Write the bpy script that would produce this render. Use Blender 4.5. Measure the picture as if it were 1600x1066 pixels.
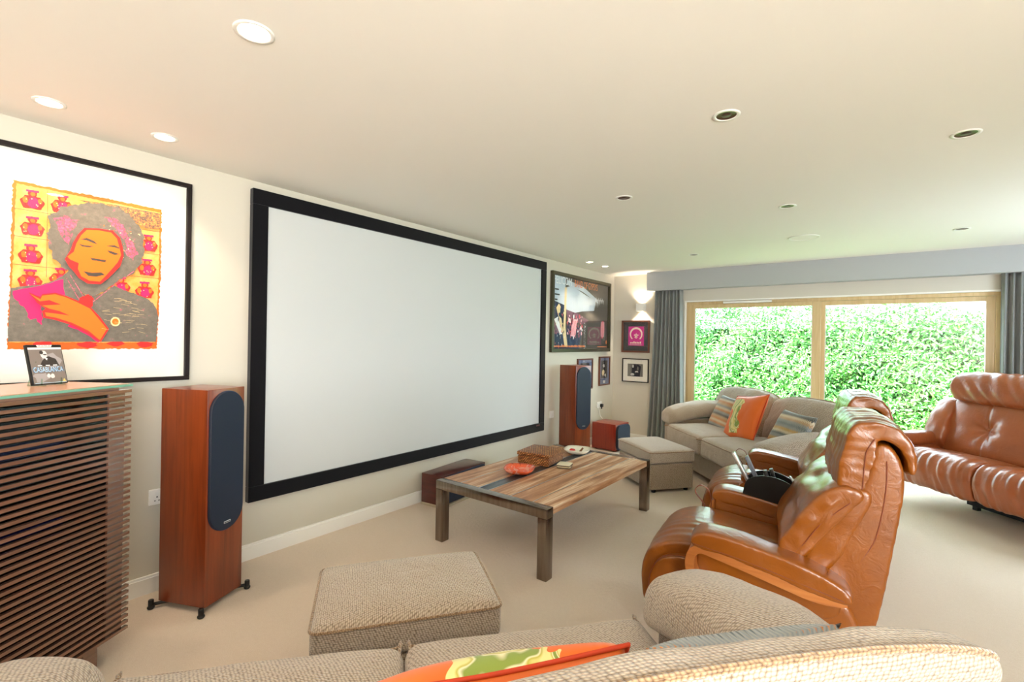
import bpy, bmesh, math, random
from mathutils import Vector, Matrix, noise
from mathutils.geometry import tessellate_polygon
random.seed(7)
D = bpy.data
for o in list(D.objects): D.objects.remove(o, do_unlink=True)
COL = bpy.context.scene.collection
PI = math.pi

# ------------------------------------------------------------------ camera
Rv = (0.79252855, 0.6096025, 0.01683121); Uv = (-0.0133411, -0.0102618, 0.99985835); Fv = (-0.60968886, 0.79264083, 0.0)
cam = D.cameras.new('camera'); cam.sensor_width = 36; cam.lens = 748.1 / 1600 * 36; cam.clip_start = 0.05
camo = D.objects.new('camera', cam); COL.objects.link(camo)
camo.matrix_world = Matrix(((Rv[0], Uv[0], -Fv[0], 3.20093), (Rv[1], Uv[1], -Fv[1], 0), (Rv[2], Uv[2], -Fv[2], 1.43), (0, 0, 0, 1)))
bpy.context.scene.camera = camo

# ------------------------------------------------------------------ world, sun, daylight, exposure
sc = bpy.context.scene
sc.view_settings.view_transform = 'Standard'; sc.view_settings.look = 'None'
sc.view_settings.exposure = 1.58; sc.view_settings.gamma = 1.0; sc.view_settings.use_curve_mapping = False
w = D.worlds.new('sky'); sc.world = w; w.use_nodes = True
bg = w.node_tree.nodes['Background']; bg.inputs['Color'].default_value = (0.72, 0.86, 1.0, 1); bg.inputs['Strength'].default_value = 4.6

def light(kind, name, loc, energy, color, direction=None, **kw):
    l = D.lights.new(name, kind); l.energy = energy; l.color = color
    for k, v in kw.items(): setattr(l, k, v)
    o = D.objects.new(name, l); COL.objects.link(o); o.location = loc
    if direction: o.rotation_euler = Vector(direction).to_track_quat('-Z', 'Y').to_euler()
    return o
light('SUN', 'sun', (0, 0, 20), 10.5, (1, 0.96, 0.88), (0.35, 0.75, -0.72), angle=0.01)
# daylight lamps at unseen right-wall openings; the near one added to brighten the foreground
light('AREA', 'daylight_fill', (5.75, 4.9, 1.5), 7, (0.78, 0.88, 1.0), (-1, 0, 0), shape='RECTANGLE', size=1.4, size_y=1.1)
light('AREA', 'daylight_fill', (5.75, -1.45, 1.40), 84, (0.98, 0.94, 0.88), (-1, 0.12, 0), shape='RECTANGLE', size=2.4, size_y=1.6)

H = 2.43; YB = 6.675; XR = 5.6; YF = -2.8

# ------------------------------------------------------------------ materials
def lin(c):
    return tuple(((v / 255) / 12.92 if v / 255 <= 0.04045 else ((v / 255 + 0.055) / 1.055) ** 2.4) for v in c) + (1,)
class NT:
    def __init__(s, name):
        s.m = D.materials.new(name); s.m.use_nodes = True; s.t = s.m.node_tree; s.b = s.t.nodes['Principled BSDF']
        s.tc = None
    def n(s, typ, **kw):
        n = s.t.nodes.new(typ)
        for k, v in kw.items():
            if k in n.inputs: n.inputs[k].default_value = v
            else: setattr(n, k, v)
        return n
    def l(s, a, b): s.t.links.new(a, b)
    def obj(s, sc_=(1, 1, 1), rot=(0, 0, 0)):
        if not s.tc: s.tc = s.n('ShaderNodeTexCoord')
        mp = s.n('ShaderNodeMapping'); mp.inputs['Scale'].default_value = sc_; mp.inputs['Rotation'].default_value = rot
        s.l(s.tc.outputs['Object'], mp.inputs['Vector']); return mp.outputs['Vector']
    def noise(s, vec, scale, detail=3, rough=.5, dist=0):
        n = s.n('ShaderNodeTexNoise'); n.inputs['Scale'].default_value = scale; n.inputs['Detail'].default_value = detail
        n.inputs['Roughness'].default_value = rough; n.inputs['Distortion'].default_value = dist
        s.l(vec, n.inputs['Vector']); return n.outputs['Fac']
    def ramp(s, fac, stops, interp='LINEAR'):
        r = s.n('ShaderNodeValToRGB'); r.color_ramp.interpolation = interp; e = r.color_ramp.elements
        while len(e) < len(stops): e.new(0.5)
        for el, (p, c) in zip(e, stops): el.position = p; el.color = lin(c) if len(c) == 3 else c
        s.l(fac, r.inputs['Fac']); return r.outputs['Color']
    def math(s, op, a, b=None, c=None):
        n = s.n('ShaderNodeMath', operation=op)
        for i, v in enumerate((a, b, c)):
            if v is None: continue
            if isinstance(v, (int, float)): n.inputs[i].default_value = v
            else: s.l(v, n.inputs[i])
        return n.outputs[0]
    def bump(s, h, strength, dist=0.002, base=None):
        b = s.n('ShaderNodeBump'); b.inputs['Strength'].default_value = strength; b.inputs['Distance'].default_value = dist
        s.l(h, b.inputs['Height'])
        if base is not None: s.l(base, b.inputs['Normal'])
        s.l(b.outputs['Normal'], s.b.inputs['Normal']); return b.outputs['Normal']
    def mix(s, fac, a, b, mode='MIX'):
        n = s.n('ShaderNodeMix', data_type='RGBA', blend_type=mode)
        for i, v in ((0, fac), (6, a), (7, b)):
            if isinstance(v, (int, float)): n.inputs[i].default_value = v
            elif isinstance(v, tuple): n.inputs[i].default_value = lin(v) if len(v) == 3 else v
            else: s.l(v, n.inputs[i])
        return n.outputs[2]
    def col(s, c): s.l(c, s.b.inputs['Base Color'])
def flat(name, c, rough=.5, metal=0, spec=.5, coat=0, emit=None, es=1):
    t = NT(name); b = t.b; b.inputs['Base Color'].default_value = lin(c); b.inputs['Roughness'].default_value = rough
    b.inputs['Metallic'].default_value = metal; b.inputs['Specular IOR Level'].default_value = spec; b.inputs['Coat Weight'].default_value = coat
    if emit: b.inputs['Emission Color'].default_value = lin(emit); b.inputs['Emission Strength'].default_value = es
    return t.m
def paint(name, c, rough=.9, amt=.06):
    t = NT(name); v = t.obj(); n = t.noise(v, 180, 2); t.b.inputs['Base Color'].default_value = lin(c); t.b.inputs['Roughness'].default_value = rough
    t.b.inputs['Specular IOR Level'].default_value = .25; t.bump(n, amt, .001); return t.m
def fabric(name, c1, c2, scale=125, strength=.8, sheen=.3):
    t = NT(name); v = t.obj(); sp = t.n('ShaderNodeSeparateXYZ'); t.l(v, sp.inputs[0]); sn_ = t.n('ShaderNodeSeparateXYZ'); t.l(t.tc.outputs['Normal'], sn_.inputs[0])
    ax, ay, az = [t.math('ABSOLUTE', sn_.outputs[i]) for i in range(3)]; top = t.math('GREATER_THAN', az, .55); sx = t.math('GREATER_THAN', ax, ay)
    u_side = t.math('ADD', t.math('MULTIPLY', sx, sp.outputs[1]), t.math('MULTIPLY', t.math('SUBTRACT', 1, sx), sp.outputs[0]))
    u = t.math('ADD', t.math('MULTIPLY', top, sp.outputs[0]), t.math('MULTIPLY', t.math('SUBTRACT', 1, top), u_side)); w_ = t.math('ADD', t.math('MULTIPLY', top, sp.outputs[1]), t.math('MULTIPLY', t.math('SUBTRACT', 1, top), sp.outputs[2]))
    cb_ = t.n('ShaderNodeCombineXYZ'); t.l(t.math('ADD', t.math('MULTIPLY', u, .8), t.math('MULTIPLY', w_, .35)), cb_.inputs[0]); t.l(t.math('MULTIPLY', w_, 1.15), cb_.inputs[1])
    vo = t.n('ShaderNodeTexVoronoi', voronoi_dimensions='2D', feature='F1'); vo.inputs['Scale'].default_value = scale; vo.inputs['Randomness'].default_value = .35; t.l(cb_.outputs[0], vo.inputs['Vector'])
    f = vo.outputs['Distance']; base = t.ramp(f, [(0.15, c1), (0.72, c2)]); big = t.noise(t.obj(), 7, 3)
    t.col(t.mix(t.math('MULTIPLY', big, .35), base, (235, 220, 200), 'MULTIPLY')); nb_ = t.bump(t.noise(t.obj(), 8, 3, .55, .8), .35, .03); t.bump(t.math('SUBTRACT', 1, f), strength, .004, nb_)
    t.b.inputs['Roughness'].default_value = .95; t.b.inputs['Sheen Weight'].default_value = .6; t.b.inputs['Specular IOR Level'].default_value = .2
    return t.m
def leather(name, c1, c2, rough=.36):
    t = NT(name); v = t.obj(); t.col(t.ramp(t.noise(v, 3.5, 4), [(0.3, c1), (0.7, c2)]))
    t.b.inputs['Roughness'].default_value = rough; t.b.inputs['Specular IOR Level'].default_value = .6
    t.b.inputs['Coat Weight'].default_value = .25; t.b.inputs['Coat Roughness'].default_value = .3
    vo = t.n('ShaderNodeTexVoronoi', feature='F1'); vo.inputs['Scale'].default_value = 420; t.l(v, vo.inputs['Vector'])
    n1 = t.bump(vo.outputs['Distance'], .12, .0008)
    n = t.noise(t.obj((1, 1, 1)), 16, 3, .6, 1.2); t.bump(n, .25, .012, n1); return t.m
def cherry(name, c1, c2, c3, axis=2, rough=.3):
    t = NT(name); s_ = [14, 14, 14]; s_[axis] = .9; v = t.obj(tuple(s_))
    n = t.noise(v, 1.6, 6, .6, .8); n2 = t.noise(t.obj((1.2, 1.2, 1.2)), 2.2, 3)
    c = t.ramp(n, [(.25, c1), (.5, c2), (.8, c3)]); t.col(t.mix(t.math('MULTIPLY', n2, .5), c, c1 if isinstance(c1, tuple) else c1))
    t.b.inputs['Roughness'].default_value = rough; t.b.inputs['Coat Weight'].default_value = .3; t.b.inputs['Coat Roughness'].default_value = .15
    return t.m
m_wall = paint('wall_paint', (205, 198, 182)); m_wallf = paint('wall_paint_far', (205, 199, 186))
m_ceil = paint('ceiling_paint', (238, 234, 226), .95, .03); m_pelmet = paint('pelmet_paint', (174, 176, 176))
m_white = flat('white_satin', (240, 238, 232), .35); m_plastic = flat('white_plastic', (238, 236, 230), .3)
t = NT('carpet'); v = t.obj(); n = t.noise(v, 260, 3, .7); n2 = t.noise(v, 45, 3); n3 = t.noise(v, 1.2, 2)
c = t.ramp(n, [(.3, (220, 200, 178)), (.7, (240, 226, 208))]); c = t.mix(t.math('MULTIPLY', n2, .25), c, (196, 174, 150)); t.col(t.mix(t.math('MULTIPLY', n3, .25), c, (228, 208, 184)))
t.bump(t.math('ADD', n, n2), .8, .006); t.b.inputs['Roughness'].default_value = 1; t.b.inputs['Sheen Weight'].default_value = .2; t.b.inputs['Specular IOR Level'].default_value = .05; m_carpet = t.m
m_screen = flat('projection_cloth', (198, 200, 198), .8, spec=.2)
t = NT('black_velvet'); t.col(t.ramp(t.noise(t.obj(), 400, 2), [(.3, (3, 3, 5)), (.75, (16, 15, 22))])); t.b.inputs['Roughness'].default_value = .9; t.b.inputs['Sheen Weight'].default_value = .25; t.b.inputs['Specular IOR Level'].default_value = .1; m_velvet = t.m
m_cherry = cherry('cherry_veneer', (92, 34, 14), (134, 58, 22), (156, 74, 34))
m_cherryred = cherry('red_cherry_veneer', (104, 26, 14), (150, 42, 20), (172, 60, 28)); m_cherrydark = cherry('dark_cherry_veneer', (56, 18, 14), (88, 28, 20), (110, 38, 26), 0)
t = NT('grille_cloth'); t.b.inputs['Base Color'].default_value = lin((12, 20, 36)); t.bump(t.noise(t.obj(), 900, 1), .3, .001); t.b.inputs['Roughness'].default_value = .6; t.b.inputs['Sheen Weight'].default_value = .3; t.b.inputs['Sheen Tint'].default_value = lin((60, 110, 190)); m_grille = t.m
m_black = flat('black_plastic', (16, 16, 18), .35); m_blackmatte = flat('black_matte', (10, 10, 12), .8); m_rubber = flat('black_rubber', (28, 27, 26), .6)
m_silver = flat('silver_metal', (205, 208, 212), .3, 1)
t = NT('raw_steel'); v = t.obj((30, 30, 2)); t.col(t.ramp(t.noise(v, 1.2, 3), [(.3, (124, 110, 100)), (.7, (150, 138, 128))])); t.b.inputs['Metallic'].default_value = 1; t.b.inputs['Roughness'].default_value = .2; m_steel = t.m
t = NT('dark_steel'); v = t.obj((4, 1, 4)); t.col(t.ramp(t.noise(v, 4, 3), [(.3, (66, 70, 76)), (.7, (120, 122, 124))])); t.b.inputs['Metallic'].default_value = .9; t.b.inputs['Roughness'].default_value = .38; m_dsteel = t.m
def plankwood(name, seed):
    t = NT(name); v = t.obj((12, .8, 12)); v2 = t.n('ShaderNodeVectorMath', operation='ADD'); v2.inputs[1].default_value = (seed * 3.1, seed * 1.7, 0); t.l(v, v2.inputs[0])
    n = t.noise(v2.outputs[0], 1.6, 7, .65, .6); v3 = t.n('ShaderNodeVectorMath', operation='ADD'); v3.inputs[1].default_value = (seed, seed, seed); t.l(t.obj((2.5, 1, 1)), v3.inputs[0]); n2 = t.noise(v3.outputs[0], 2.4, 5, .6)
    c = t.ramp(n, [(.28, (70, 46, 32)), (.40, (150, 100, 62)), (.52, (192, 144, 104)), (.64, (236, 212, 180))])
    c = t.mix(t.math('MULTIPLY', t.math('SUBTRACT', n2, .35), 1.1), c, (168, 112, 66)); t.col(c)
    t.b.inputs['Roughness'].default_value = .42; t.bump(n, .3, .003); return t.m
m_planks = [plankwood('reclaimed_wood_%d' % i, i) for i in range(3)]
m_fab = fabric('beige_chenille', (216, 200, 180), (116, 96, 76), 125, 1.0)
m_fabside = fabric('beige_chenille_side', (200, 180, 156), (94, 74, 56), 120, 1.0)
m_pipe = fabric('piping_chenille', (190, 160, 124), (96, 66, 42), 130, 1)
m_leather = leather('tan_leather', (124, 64, 7), (144, 78, 11), .27); m_leathers = leather('tan_leather_sofa', (146, 76, 38), (168, 92, 50), .32)
m_seam = flat('leather_seam', (120, 52, 14), .5)
m_ply = cherry('bent_wood', (150, 84, 34), (184, 112, 52), (204, 134, 70), 0, .4)
t = NT('curtain_satin'); t.col(t.ramp(t.noise(t.obj((1, 1, .2)), 30, 2), [(.3, (116, 118, 116)), (.7, (126, 128, 126))])); t.b.inputs['Roughness'].default_value = .55; t.b.inputs['Sheen Weight'].default_value = .4; m_curtain = t.m
m_pine = cherry('pale_window_wood', (190, 160, 112), (208, 182, 136), (222, 198, 156), 2, .45)
m_darkwood = cherry('walnut_slat', (92, 58, 44), (118, 78, 58), (142, 98, 76), 0, .2)
m_darkwood.node_tree.nodes['Principled BSDF'].inputs['Coat Weight'].default_value = 1; m_darkwood.node_tree.nodes['Principled BSDF'].inputs['Specular IOR Level'].default_value = .9; m_darkwood.node_tree.nodes['Principled BSDF'].inputs['Roughness'].default_value = .2
m_frameblack = flat('dark_frame', (26, 18, 16), .6, spec=.2); m_framebrown = flat('brown_frame', (96, 52, 34), .35); m_frameolive = flat('bronze_frame', (78, 74, 58), .35, .6)
m_mat = flat('mount_card', (242, 236, 224), .8); m_matdark = flat('dark_mount_card', (44, 48, 54), .7); m_matgrey = flat('blue_grey_mount', (104, 114, 146), .7)
def glassm(name, f=.06, tint=(255, 255, 255), rough=0.0):
    t = NT(name); t.t.nodes.remove(t.b); tr = t.n('ShaderNodeBsdfTransparent'); tr.inputs[0].default_value = lin(tint)
    g = t.n('ShaderNodeBsdfGlossy'); g.inputs['Roughness'].default_value = rough; mx = t.n('ShaderNodeMixShader'); fr = t.n('ShaderNodeFresnel'); ge = t.n('ShaderNodeNewGeometry'); ior = t.math('ADD', 1.45, t.math('MULTIPLY', ge.outputs['Backfacing'], 1 / 1.45 - 1.45)); t.l(ior, fr.inputs['IOR'])
    t.l(fr.outputs[0], mx.inputs[0]); t.l(tr.outputs[0], mx.inputs[1]); t.l(g.outputs[0], mx.inputs[2])
    t.l(mx.outputs[0], [n for n in t.t.nodes if n.type == 'OUTPUT_MATERIAL'][0].inputs['Surface']); return t.m
m_glass = glassm('clear_glass'); m_pane = glassm('window_glass', tint=(250, 255, 252)); m_greenglass = glassm('green_edge_glass', tint=(225, 240, 230))
m_gedge = flat('glass_edge', (110, 160, 138), .15)

# ------------------------------------------------------------------ mesh helpers
def thing(name, label, cat, loc=(0, 0, 0), rotz=0, group=None):
    o = D.objects.new(name, None); COL.objects.link(o); o.empty_display_size = .1; o.location = loc; o.rotation_euler = (0, 0, rotz)
    o['label'] = label; o['category'] = cat
    if group: o['group'] = group
    return o
def tag(o, label, cat, group=None):
    o['label'] = label; o['category'] = cat
    if group: o['group'] = group
    return o
def struct(o): o['kind'] = 'structure'; return o
def link(name, me, parent=None, loc=None, rot=None):
    o = D.objects.new(name, me); COL.objects.link(o)
    if parent: o.parent = parent
    if loc: o.location = loc
    if rot: o.rotation_euler = rot
    return o
def mesh(name, vs, fs, mat, parent=None, smooth=True, wr=None, loc=None, rot=None, mi=None, fix=True):
    me = D.meshes.new(name); me.from_pydata([tuple(v) for v in vs], [], fs); me.update()
    for m in (mat if isinstance(mat, list) else [mat]): me.materials.append(m)
    if mi: me.polygons.foreach_set('material_index', mi)
    if fix:
        bm = bmesh.new(); bm.from_mesh(me); bmesh.ops.remove_doubles(bm, verts=bm.verts, dist=1e-6); bmesh.ops.recalc_face_normals(bm, faces=bm.faces)
        if wr:
            bm.normal_update()
            nn = [(v, v.normal.copy()) for v in bm.verts]
            for v, n_ in nn: v.co += n_ * wr(v.co, n_)
        bm.to_mesh(me); bm.free()
    me.polygons.foreach_set('use_smooth', [smooth] * len(me.polygons)); me.update()
    return link(name, me, parent, loc, rot)
class MB:
    """collects boxes, tubes and prisms into one mesh"""
    def __init__(s): s.v = []; s.f = []; s.m = []
    def add(s, vs, fs, mi=0, mat=None):
        b = len(s.v); s.v += [(mat @ Vector(v)) if mat else Vector(v) for v in vs]; s.f += [[b + i for i in f] for f in fs]; s.m += [mi] * len(fs); return s
    def box(s, x0, x1, y0, y1, z0, z1, mi=0, bev=0, mat=None):
        if bev <= 0:
            vs = [(x, y, z) for x in (x0, x1) for y in (y0, y1) for z in (z0, z1)]
            return s.add(vs, [(0, 1, 3, 2), (4, 6, 7, 5), (0, 4, 5, 1), (2, 3, 7, 6), (0, 2, 6, 4), (1, 5, 7, 3)], mi, mat)
        bm = bmesh.new(); bmesh.ops.create_cube(bm, size=1)
        for v in bm.verts: v.co = Vector(((x0 + x1) / 2 + v.co.x * (x1 - x0), (y0 + y1) / 2 + v.co.y * (y1 - y0), (z0 + z1) / 2 + v.co.z * (z1 - z0)))
        bmesh.ops.bevel(bm, geom=bm.edges[:], offset=bev, segments=2, affect='EDGES', profile=.6)
        bm.verts.index_update(); s.add([v.co.copy() for v in bm.verts], [[v.index for v in f.verts] for f in bm.faces], mi, mat); bm.free(); return s
    def tube(s, pts, r, n=10, mi=0, closed=False, cap=True):
        pts = [Vector(p) for p in pts]; N = len(pts); up = Vector((0, 0, 1)); rings = []; prev = None
        for i, p in enumerate(pts):
            if closed: d = pts[(i + 1) % N] - pts[i - 1]
            else: d = pts[min(i + 1, N - 1)] - pts[max(i - 1, 0)]
            d.normalize()
            if prev is None:
                a = up if abs(d.dot(up)) < .9 else Vector((1, 0, 0)); u = d.cross(a).normalized()
            else: u = (prev - d * prev.dot(d)).normalized()
            prev = u; w_ = d.cross(u); rr = r[i] if isinstance(r, (list, tuple)) else r
            rings.append([p + (u * math.cos(2 * PI * k / n) + w_ * math.sin(2 * PI * k / n)) * rr for k in range(n)])
        vs = [v for R_ in rings for v in R_]; fs = []
        for i in range(N if closed else N - 1):
            j = (i + 1) % N
            for k in range(n): k2 = (k + 1) % n; fs.append((i * n + k, i * n + k2, j * n + k2, j * n + k))
        if cap and not closed: fs += [tuple(range(n)), tuple((N - 1) * n + k for k in range(n))]
        return s.add(vs, fs, mi)
    def lathe(s, prof, n=24, mi=0, mat=None):
        vs = [(r * math.cos(2 * PI * k / n), r * math.sin(2 * PI * k / n), z) for r, z in prof for k in range(n)]
        fs = [(i * n + k, i * n + (k + 1) % n, (i + 1) * n + (k + 1) % n, (i + 1) * n + k) for i in range(len(prof) - 1) for k in range(n)]
        return s.add(vs, fs, mi, mat)
    def poly(s, pts, y, mi=0):
        """filled flat outline in the xz plane facing -y"""
        P = [Vector((p[0], p[1], 0)) for p in pts]
        tr = tessellate_polygon([P]); return s.add([(p[0], y, p[1]) for p in pts], [tuple(t_) for t_ in tr], mi)
    def build(s, name, mat, parent=None, smooth=False, loc=None, rot=None, fix=True, wr=None):
        o = mesh(name, s.v, s.f, mat, parent, smooth, wr, loc, rot, s.m, fix)
        return o
def smooth_by_angle(o, ang=40):
    me = o.data; bm = bmesh.new(); bm.from_mesh(me)
    for e in bm.edges:
        if len(e.link_faces) == 2 and e.calc_face_angle(0) > math.radians(ang): e.smooth = False
    for f in bm.faces: f.smooth = True
    bm.to_mesh(me); bm.free(); return o
def rbox(w_, d_, h_, r=.03, crown=0, side=0, k=5, m=14, deform=None, zbase=True):
    """soft rounded box centred in xy, from z=0 up; returns verts, faces"""
    hx, hy, hz = w_ / 2, d_ / 2, h_ / 2; r = min(r, hx * .98, hy * .98, hz * .98)
    def ts(hh):
        a = [-hh + r * i / k for i in range(k)]; inner = hh - r; mm = max(2, int(m * (2 * hh) / max(w_, d_, h_)))
        return a + [-inner + 2 * inner * i / mm for i in range(mm + 1)] + [-v for v in reversed(a)]
    X, Y, Z = ts(hx), ts(hy), ts(hz); vs = []; fs = []
    def fin(x, y, z):
        p = Vector((x, y, z)); q = Vector((max(-hx + r, min(hx - r, x)), max(-hy + r, min(hy - r, y)), max(-hz + r, min(hz - r, z))))
        d = p - q
        if d.length > 1e-9: p = q + d.normalized() * r
        u, v, t_ = p.x / hx, p.y / hy, p.z / hz
        if crown: p.z += crown * (1 - u ** 4) * (1 - v ** 4) * max(0, t_)
        if side:
            p.x += side * u * (1 - v ** 2) * (1 - t_ ** 2); p.y += side * v * (1 - u ** 4) * (1 - t_ ** 2)
        p.z += hz
        return deform(p) if deform else p
    def face(A, B, f):
        b = len(vs)
        for a in A:
            for c_ in B: vs.append(fin(*f(a, c_)))
        nb = len(B)
        for i in range(len(A) - 1):
            for j in range(nb - 1): fs.append((b + i * nb + j, b + (i + 1) * nb + j, b + (i + 1) * nb + j + 1, b + i * nb + j + 1))
    face(X, Y, lambda a, b: (a, b, hz)); face(X, Y, lambda a, b: (a, b, -hz)); face(X, Z, lambda a, b: (a, -hy, b)); face(X, Z, lambda a, b: (a, hy, b)); face(Y, Z, lambda a, b: (-hx, a, b)); face(Y, Z, lambda a, b: (hx, a, b))
    return vs, fs
def catmull(P, n, closed=True):
    P = [Vector(p) for p in P]; N = len(P); out = []
    seg = N if closed else N - 1
    for i in range(seg):
        g = (lambda k: P[k % N]) if closed else (lambda k: P[max(0, min(N - 1, k))])
        p0, p1, p2, p3 = g(i - 1), g(i), g(i + 1), g(i + 2)
        for j in range(n):
            t_ = j / n; out.append(.5 * ((2 * p1) + (-p0 + p2) * t_ + (2 * p0 - 5 * p1 + 4 * p2 - p3) * t_ ** 2 + (-p0 + 3 * p1 - 3 * p2 + p3) * t_ ** 3))
    if not closed: out.append(P[-1])
    return out
def slab(outline, w_, r=.03, sub=6, mid=14, cap='fan', puff=.0, taper=None):
    """side outline (x,z) extruded across y with rounded, puffed edges"""
    O = catmull([(a, b) for a, b in outline], sub); N = len(O)
    area = sum(O[i].x * O[(i + 1) % N].y - O[(i + 1) % N].x * O[i].y for i in range(N))
    if area < 0: O.reverse()
    nr = []
    for i in range(N):
        d = (O[(i + 2) % N] - O[i - 2]); nr.append(Vector((d.y, -d.x)).normalized())
    secs = []; kk = 6
    for j in range(kk + 1): a = j / kk * PI / 2; secs.append((-(w_ / 2 - r + r * math.cos(a)), r * (1 - math.sin(a))))
    for j in range(1, mid): secs.append((-(w_ / 2 - r) + (w_ - 2 * r) * j / mid, 0))
    for j in range(kk, -1, -1): a = j / kk * PI / 2; secs.append(((w_ / 2 - r + r * math.cos(a)), r * (1 - math.sin(a))))
    vs = []; fs = []; c_ = sum(O, Vector((0, 0))) / N
    for y, ins in secs:
        bulge = puff * (1 - (y / (w_ / 2)) ** 4)
        for i in range(N):
            p = O[i] - nr[i] * ins + nr[i] * bulge
            if taper: p, yy = taper(p, y)
            else: yy = y
            vs.append(Vector((p.x, yy, p.y)))
    S = len(secs)
    for j in range(S - 1):
        for i in range(N): i2 = (i + 1) % N; fs.append((j * N + i, j * N + i2, (j + 1) * N + i2, (j + 1) * N + i))
    for j, sg in ((0, -1), (S - 1, 1)):
        base = j * N
        if cap == 'ngon': fs.append(tuple(base + i for i in range(N))); continue
        ring = [vs[base + i].copy() for i in range(N)]; cc = sum(ring, Vector()) / N; prev = base
        for q, s_ in enumerate((.8, .55, .25)):
            b = len(vs)
            for i in range(N): p = cc + (ring[i] - cc) * s_; p.y += sg * puff * 1.5 * (1 - s_); vs.append(p)
            for i in range(N): i2 = (i + 1) % N; fs.append((prev + i, prev + i2, b + i2, b + i))
            prev = b
        b = len(vs); cc2 = cc.copy(); cc2.y += sg * puff * 1.5; vs.append(cc2)
        for i in range(N): fs.append((prev + i, prev + (i + 1) % N, b))
    return vs, fs
def wn(amp, sx=6, sy=6, sz=6, seed=0):
    return lambda c_, n_: amp * noise.noise(Vector((c_.x * sx + seed, c_.y * sy, c_.z * sz)))
def copytree(o, loc=None, rotz=None, parent=None, label=None):
    c_ = o.copy(); COL.objects.link(c_); c_.parent = parent
    for ch in [x for x in D.objects if x.parent == o]: copytree(ch, parent=c_)
    if loc: c_.location = loc
    if rotz is not None: c_.rotation_euler = (0, 0, rotz)
    if label: c_['label'] = label
    return c_
def textmesh(s_, size, align='LEFT', sx=1):
    cu = D.curves.new('t', 'FONT'); cu.body = s_; cu.size = size; cu.align_x = align; cu.resolution_u = 3
    o = D.objects.new('t', cu); COL.objects.link(o); bpy.context.view_layer.update()
    me = D.meshes.new_from_object(o.evaluated_get(bpy.context.evaluated_depsgraph_get())); D.objects.remove(o)
    vs = [(v.co.x * sx, v.co.y) for v in me.vertices]; fs = [tuple(p.vertices) for p in me.polygons]; D.meshes.remove(me)
    return vs, fs
def addtext(mb, s_, x, z, y, size, mi=0, align='LEFT', sx=1, shear=0):
    vs, fs = textmesh(s_, size, align, sx); mb.add([(x + a + shear * b, y, z + b) for a, b in vs], fs, mi)

def soft(name, parts, mat, parent, vox=.008, it=8, wr=None, swap=False, x=0):
    """union of extruded side outlines, remeshed and relaxed into an upholstered form. parts: (outline, width, y, puff)"""
    mb_ = MB()
    for out, w_, y_, pf in parts:
        O = catmull([(a, b) for a, b in out], 5); N = len(O)
        if sum(O[i].x * O[(i + 1) % N].y - O[(i + 1) % N].x * O[i].y for i in range(N)) < 0: O.reverse()
        nr = [Vector(((O[(i + 1) % N] - O[i - 1]).y, -(O[(i + 1) % N] - O[i - 1]).x)).normalized() for i in range(N)]
        vs = []; fs = []; S = 13
        for j in range(S):
            q = -1 + 2 * j / (S - 1)
            for i in range(N): p_ = O[i] + nr[i] * pf * (1 - abs(q) ** 3); vs.append((p_.x, y_ + q * w_ / 2, p_.y))
        for j in range(S - 1):
            for i in range(N): i2 = (i + 1) % N; fs.append((j * N + i, j * N + i2, (j + 1) * N + i2, (j + 1) * N + i))
        fs += [tuple(range(N - 1, -1, -1)), tuple((S - 1) * N + i for i in range(N))]
        mb_.add(vs, fs)
    o = mesh('tmp', mb_.v, mb_.f, mat, None); m = o.modifiers.new('r', 'REMESH'); m.mode = 'VOXEL'; m.voxel_size = vox; m.use_smooth_shade = True
    m = o.modifiers.new('s', 'SMOOTH'); m.factor = .5; m.iterations = it
    bpy.context.view_layer.update(); me = D.meshes.new_from_object(o.evaluated_get(bpy.context.evaluated_depsgraph_get())); om = o.data; D.objects.remove(o); D.meshes.remove(om)
    bm = bmesh.new(); bm.from_mesh(me)
    if wr:
        bm.normal_update()
        L_ = [(v, v.normal.copy()) for v in bm.verts]
        for v, n_ in L_: v.co += n_ * wr(v.co, n_)
    if swap:
        for v in bm.verts: v.co = Vector((x + v.co.y, v.co.x, v.co.z))
        bmesh.ops.reverse_faces(bm, faces=bm.faces)
    bm.to_mesh(me); bm.free(); me.polygons.foreach_set('use_smooth', [True] * len(me.polygons)); me.name = name
    if not me.materials: me.materials.append(mat)
    return link(name, me, parent)

# ------------------------------------------------------------------ room shell
def sbox(name, mat, *boxes):
    mb = MB()
    for b in boxes: mb.box(*b)
    return struct(mb.build(name, mat))
floor = struct(mesh('floor', [(-.2, YF - .2, 0), (XR + .2, YF - .2, 0), (XR + .2, YB + .3, 0), (-.2, YB + .3, 0), (-.2, YF - .2, -.1), (XR + .2, YF - .2, -.1), (XR + .2, YB + .3, -.1), (-.2, YB + .3, -.1)],
    [(0, 1, 2, 3), (4, 7, 6, 5), (0, 4, 5, 1), (1, 5, 6, 2), (2, 6, 7, 3), (3, 7, 4, 0)], m_carpet, smooth=False))
sbox('ceiling', m_ceil, (-.2, XR + .3, YF - .3, YB + .3, H, H + .2))
sbox('wall_left', m_wall, (-.2, 0, YF - .2, YB + .3, 0, H))
WX0, WX1, WZ = 1.06, 4.16, 2.016
sbox('wall_far', m_wallf, (0, WX0, YB, YB + .28, 0, H), (WX1, XR + .2, YB, YB + .28, 0, H), (WX0, WX1, YB, YB + .28, WZ, H))
sbox('wall_right', m_wall, (XR, XR + .2, YF - .2, -2.6, 0, H), (XR, XR + .2, -2.6, -.3, 0, .6), (XR, XR + .2, -2.6, -.3, 2.2, H), (XR, XR + .2, -.3, 4.2, 0, H), (XR, XR + .2, 5.6, YB, 0, H), (XR, XR + .2, 4.2, 5.6, 2.08, H), (XR, XR + .2, 4.2, 5.6, 0, .95))
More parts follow.
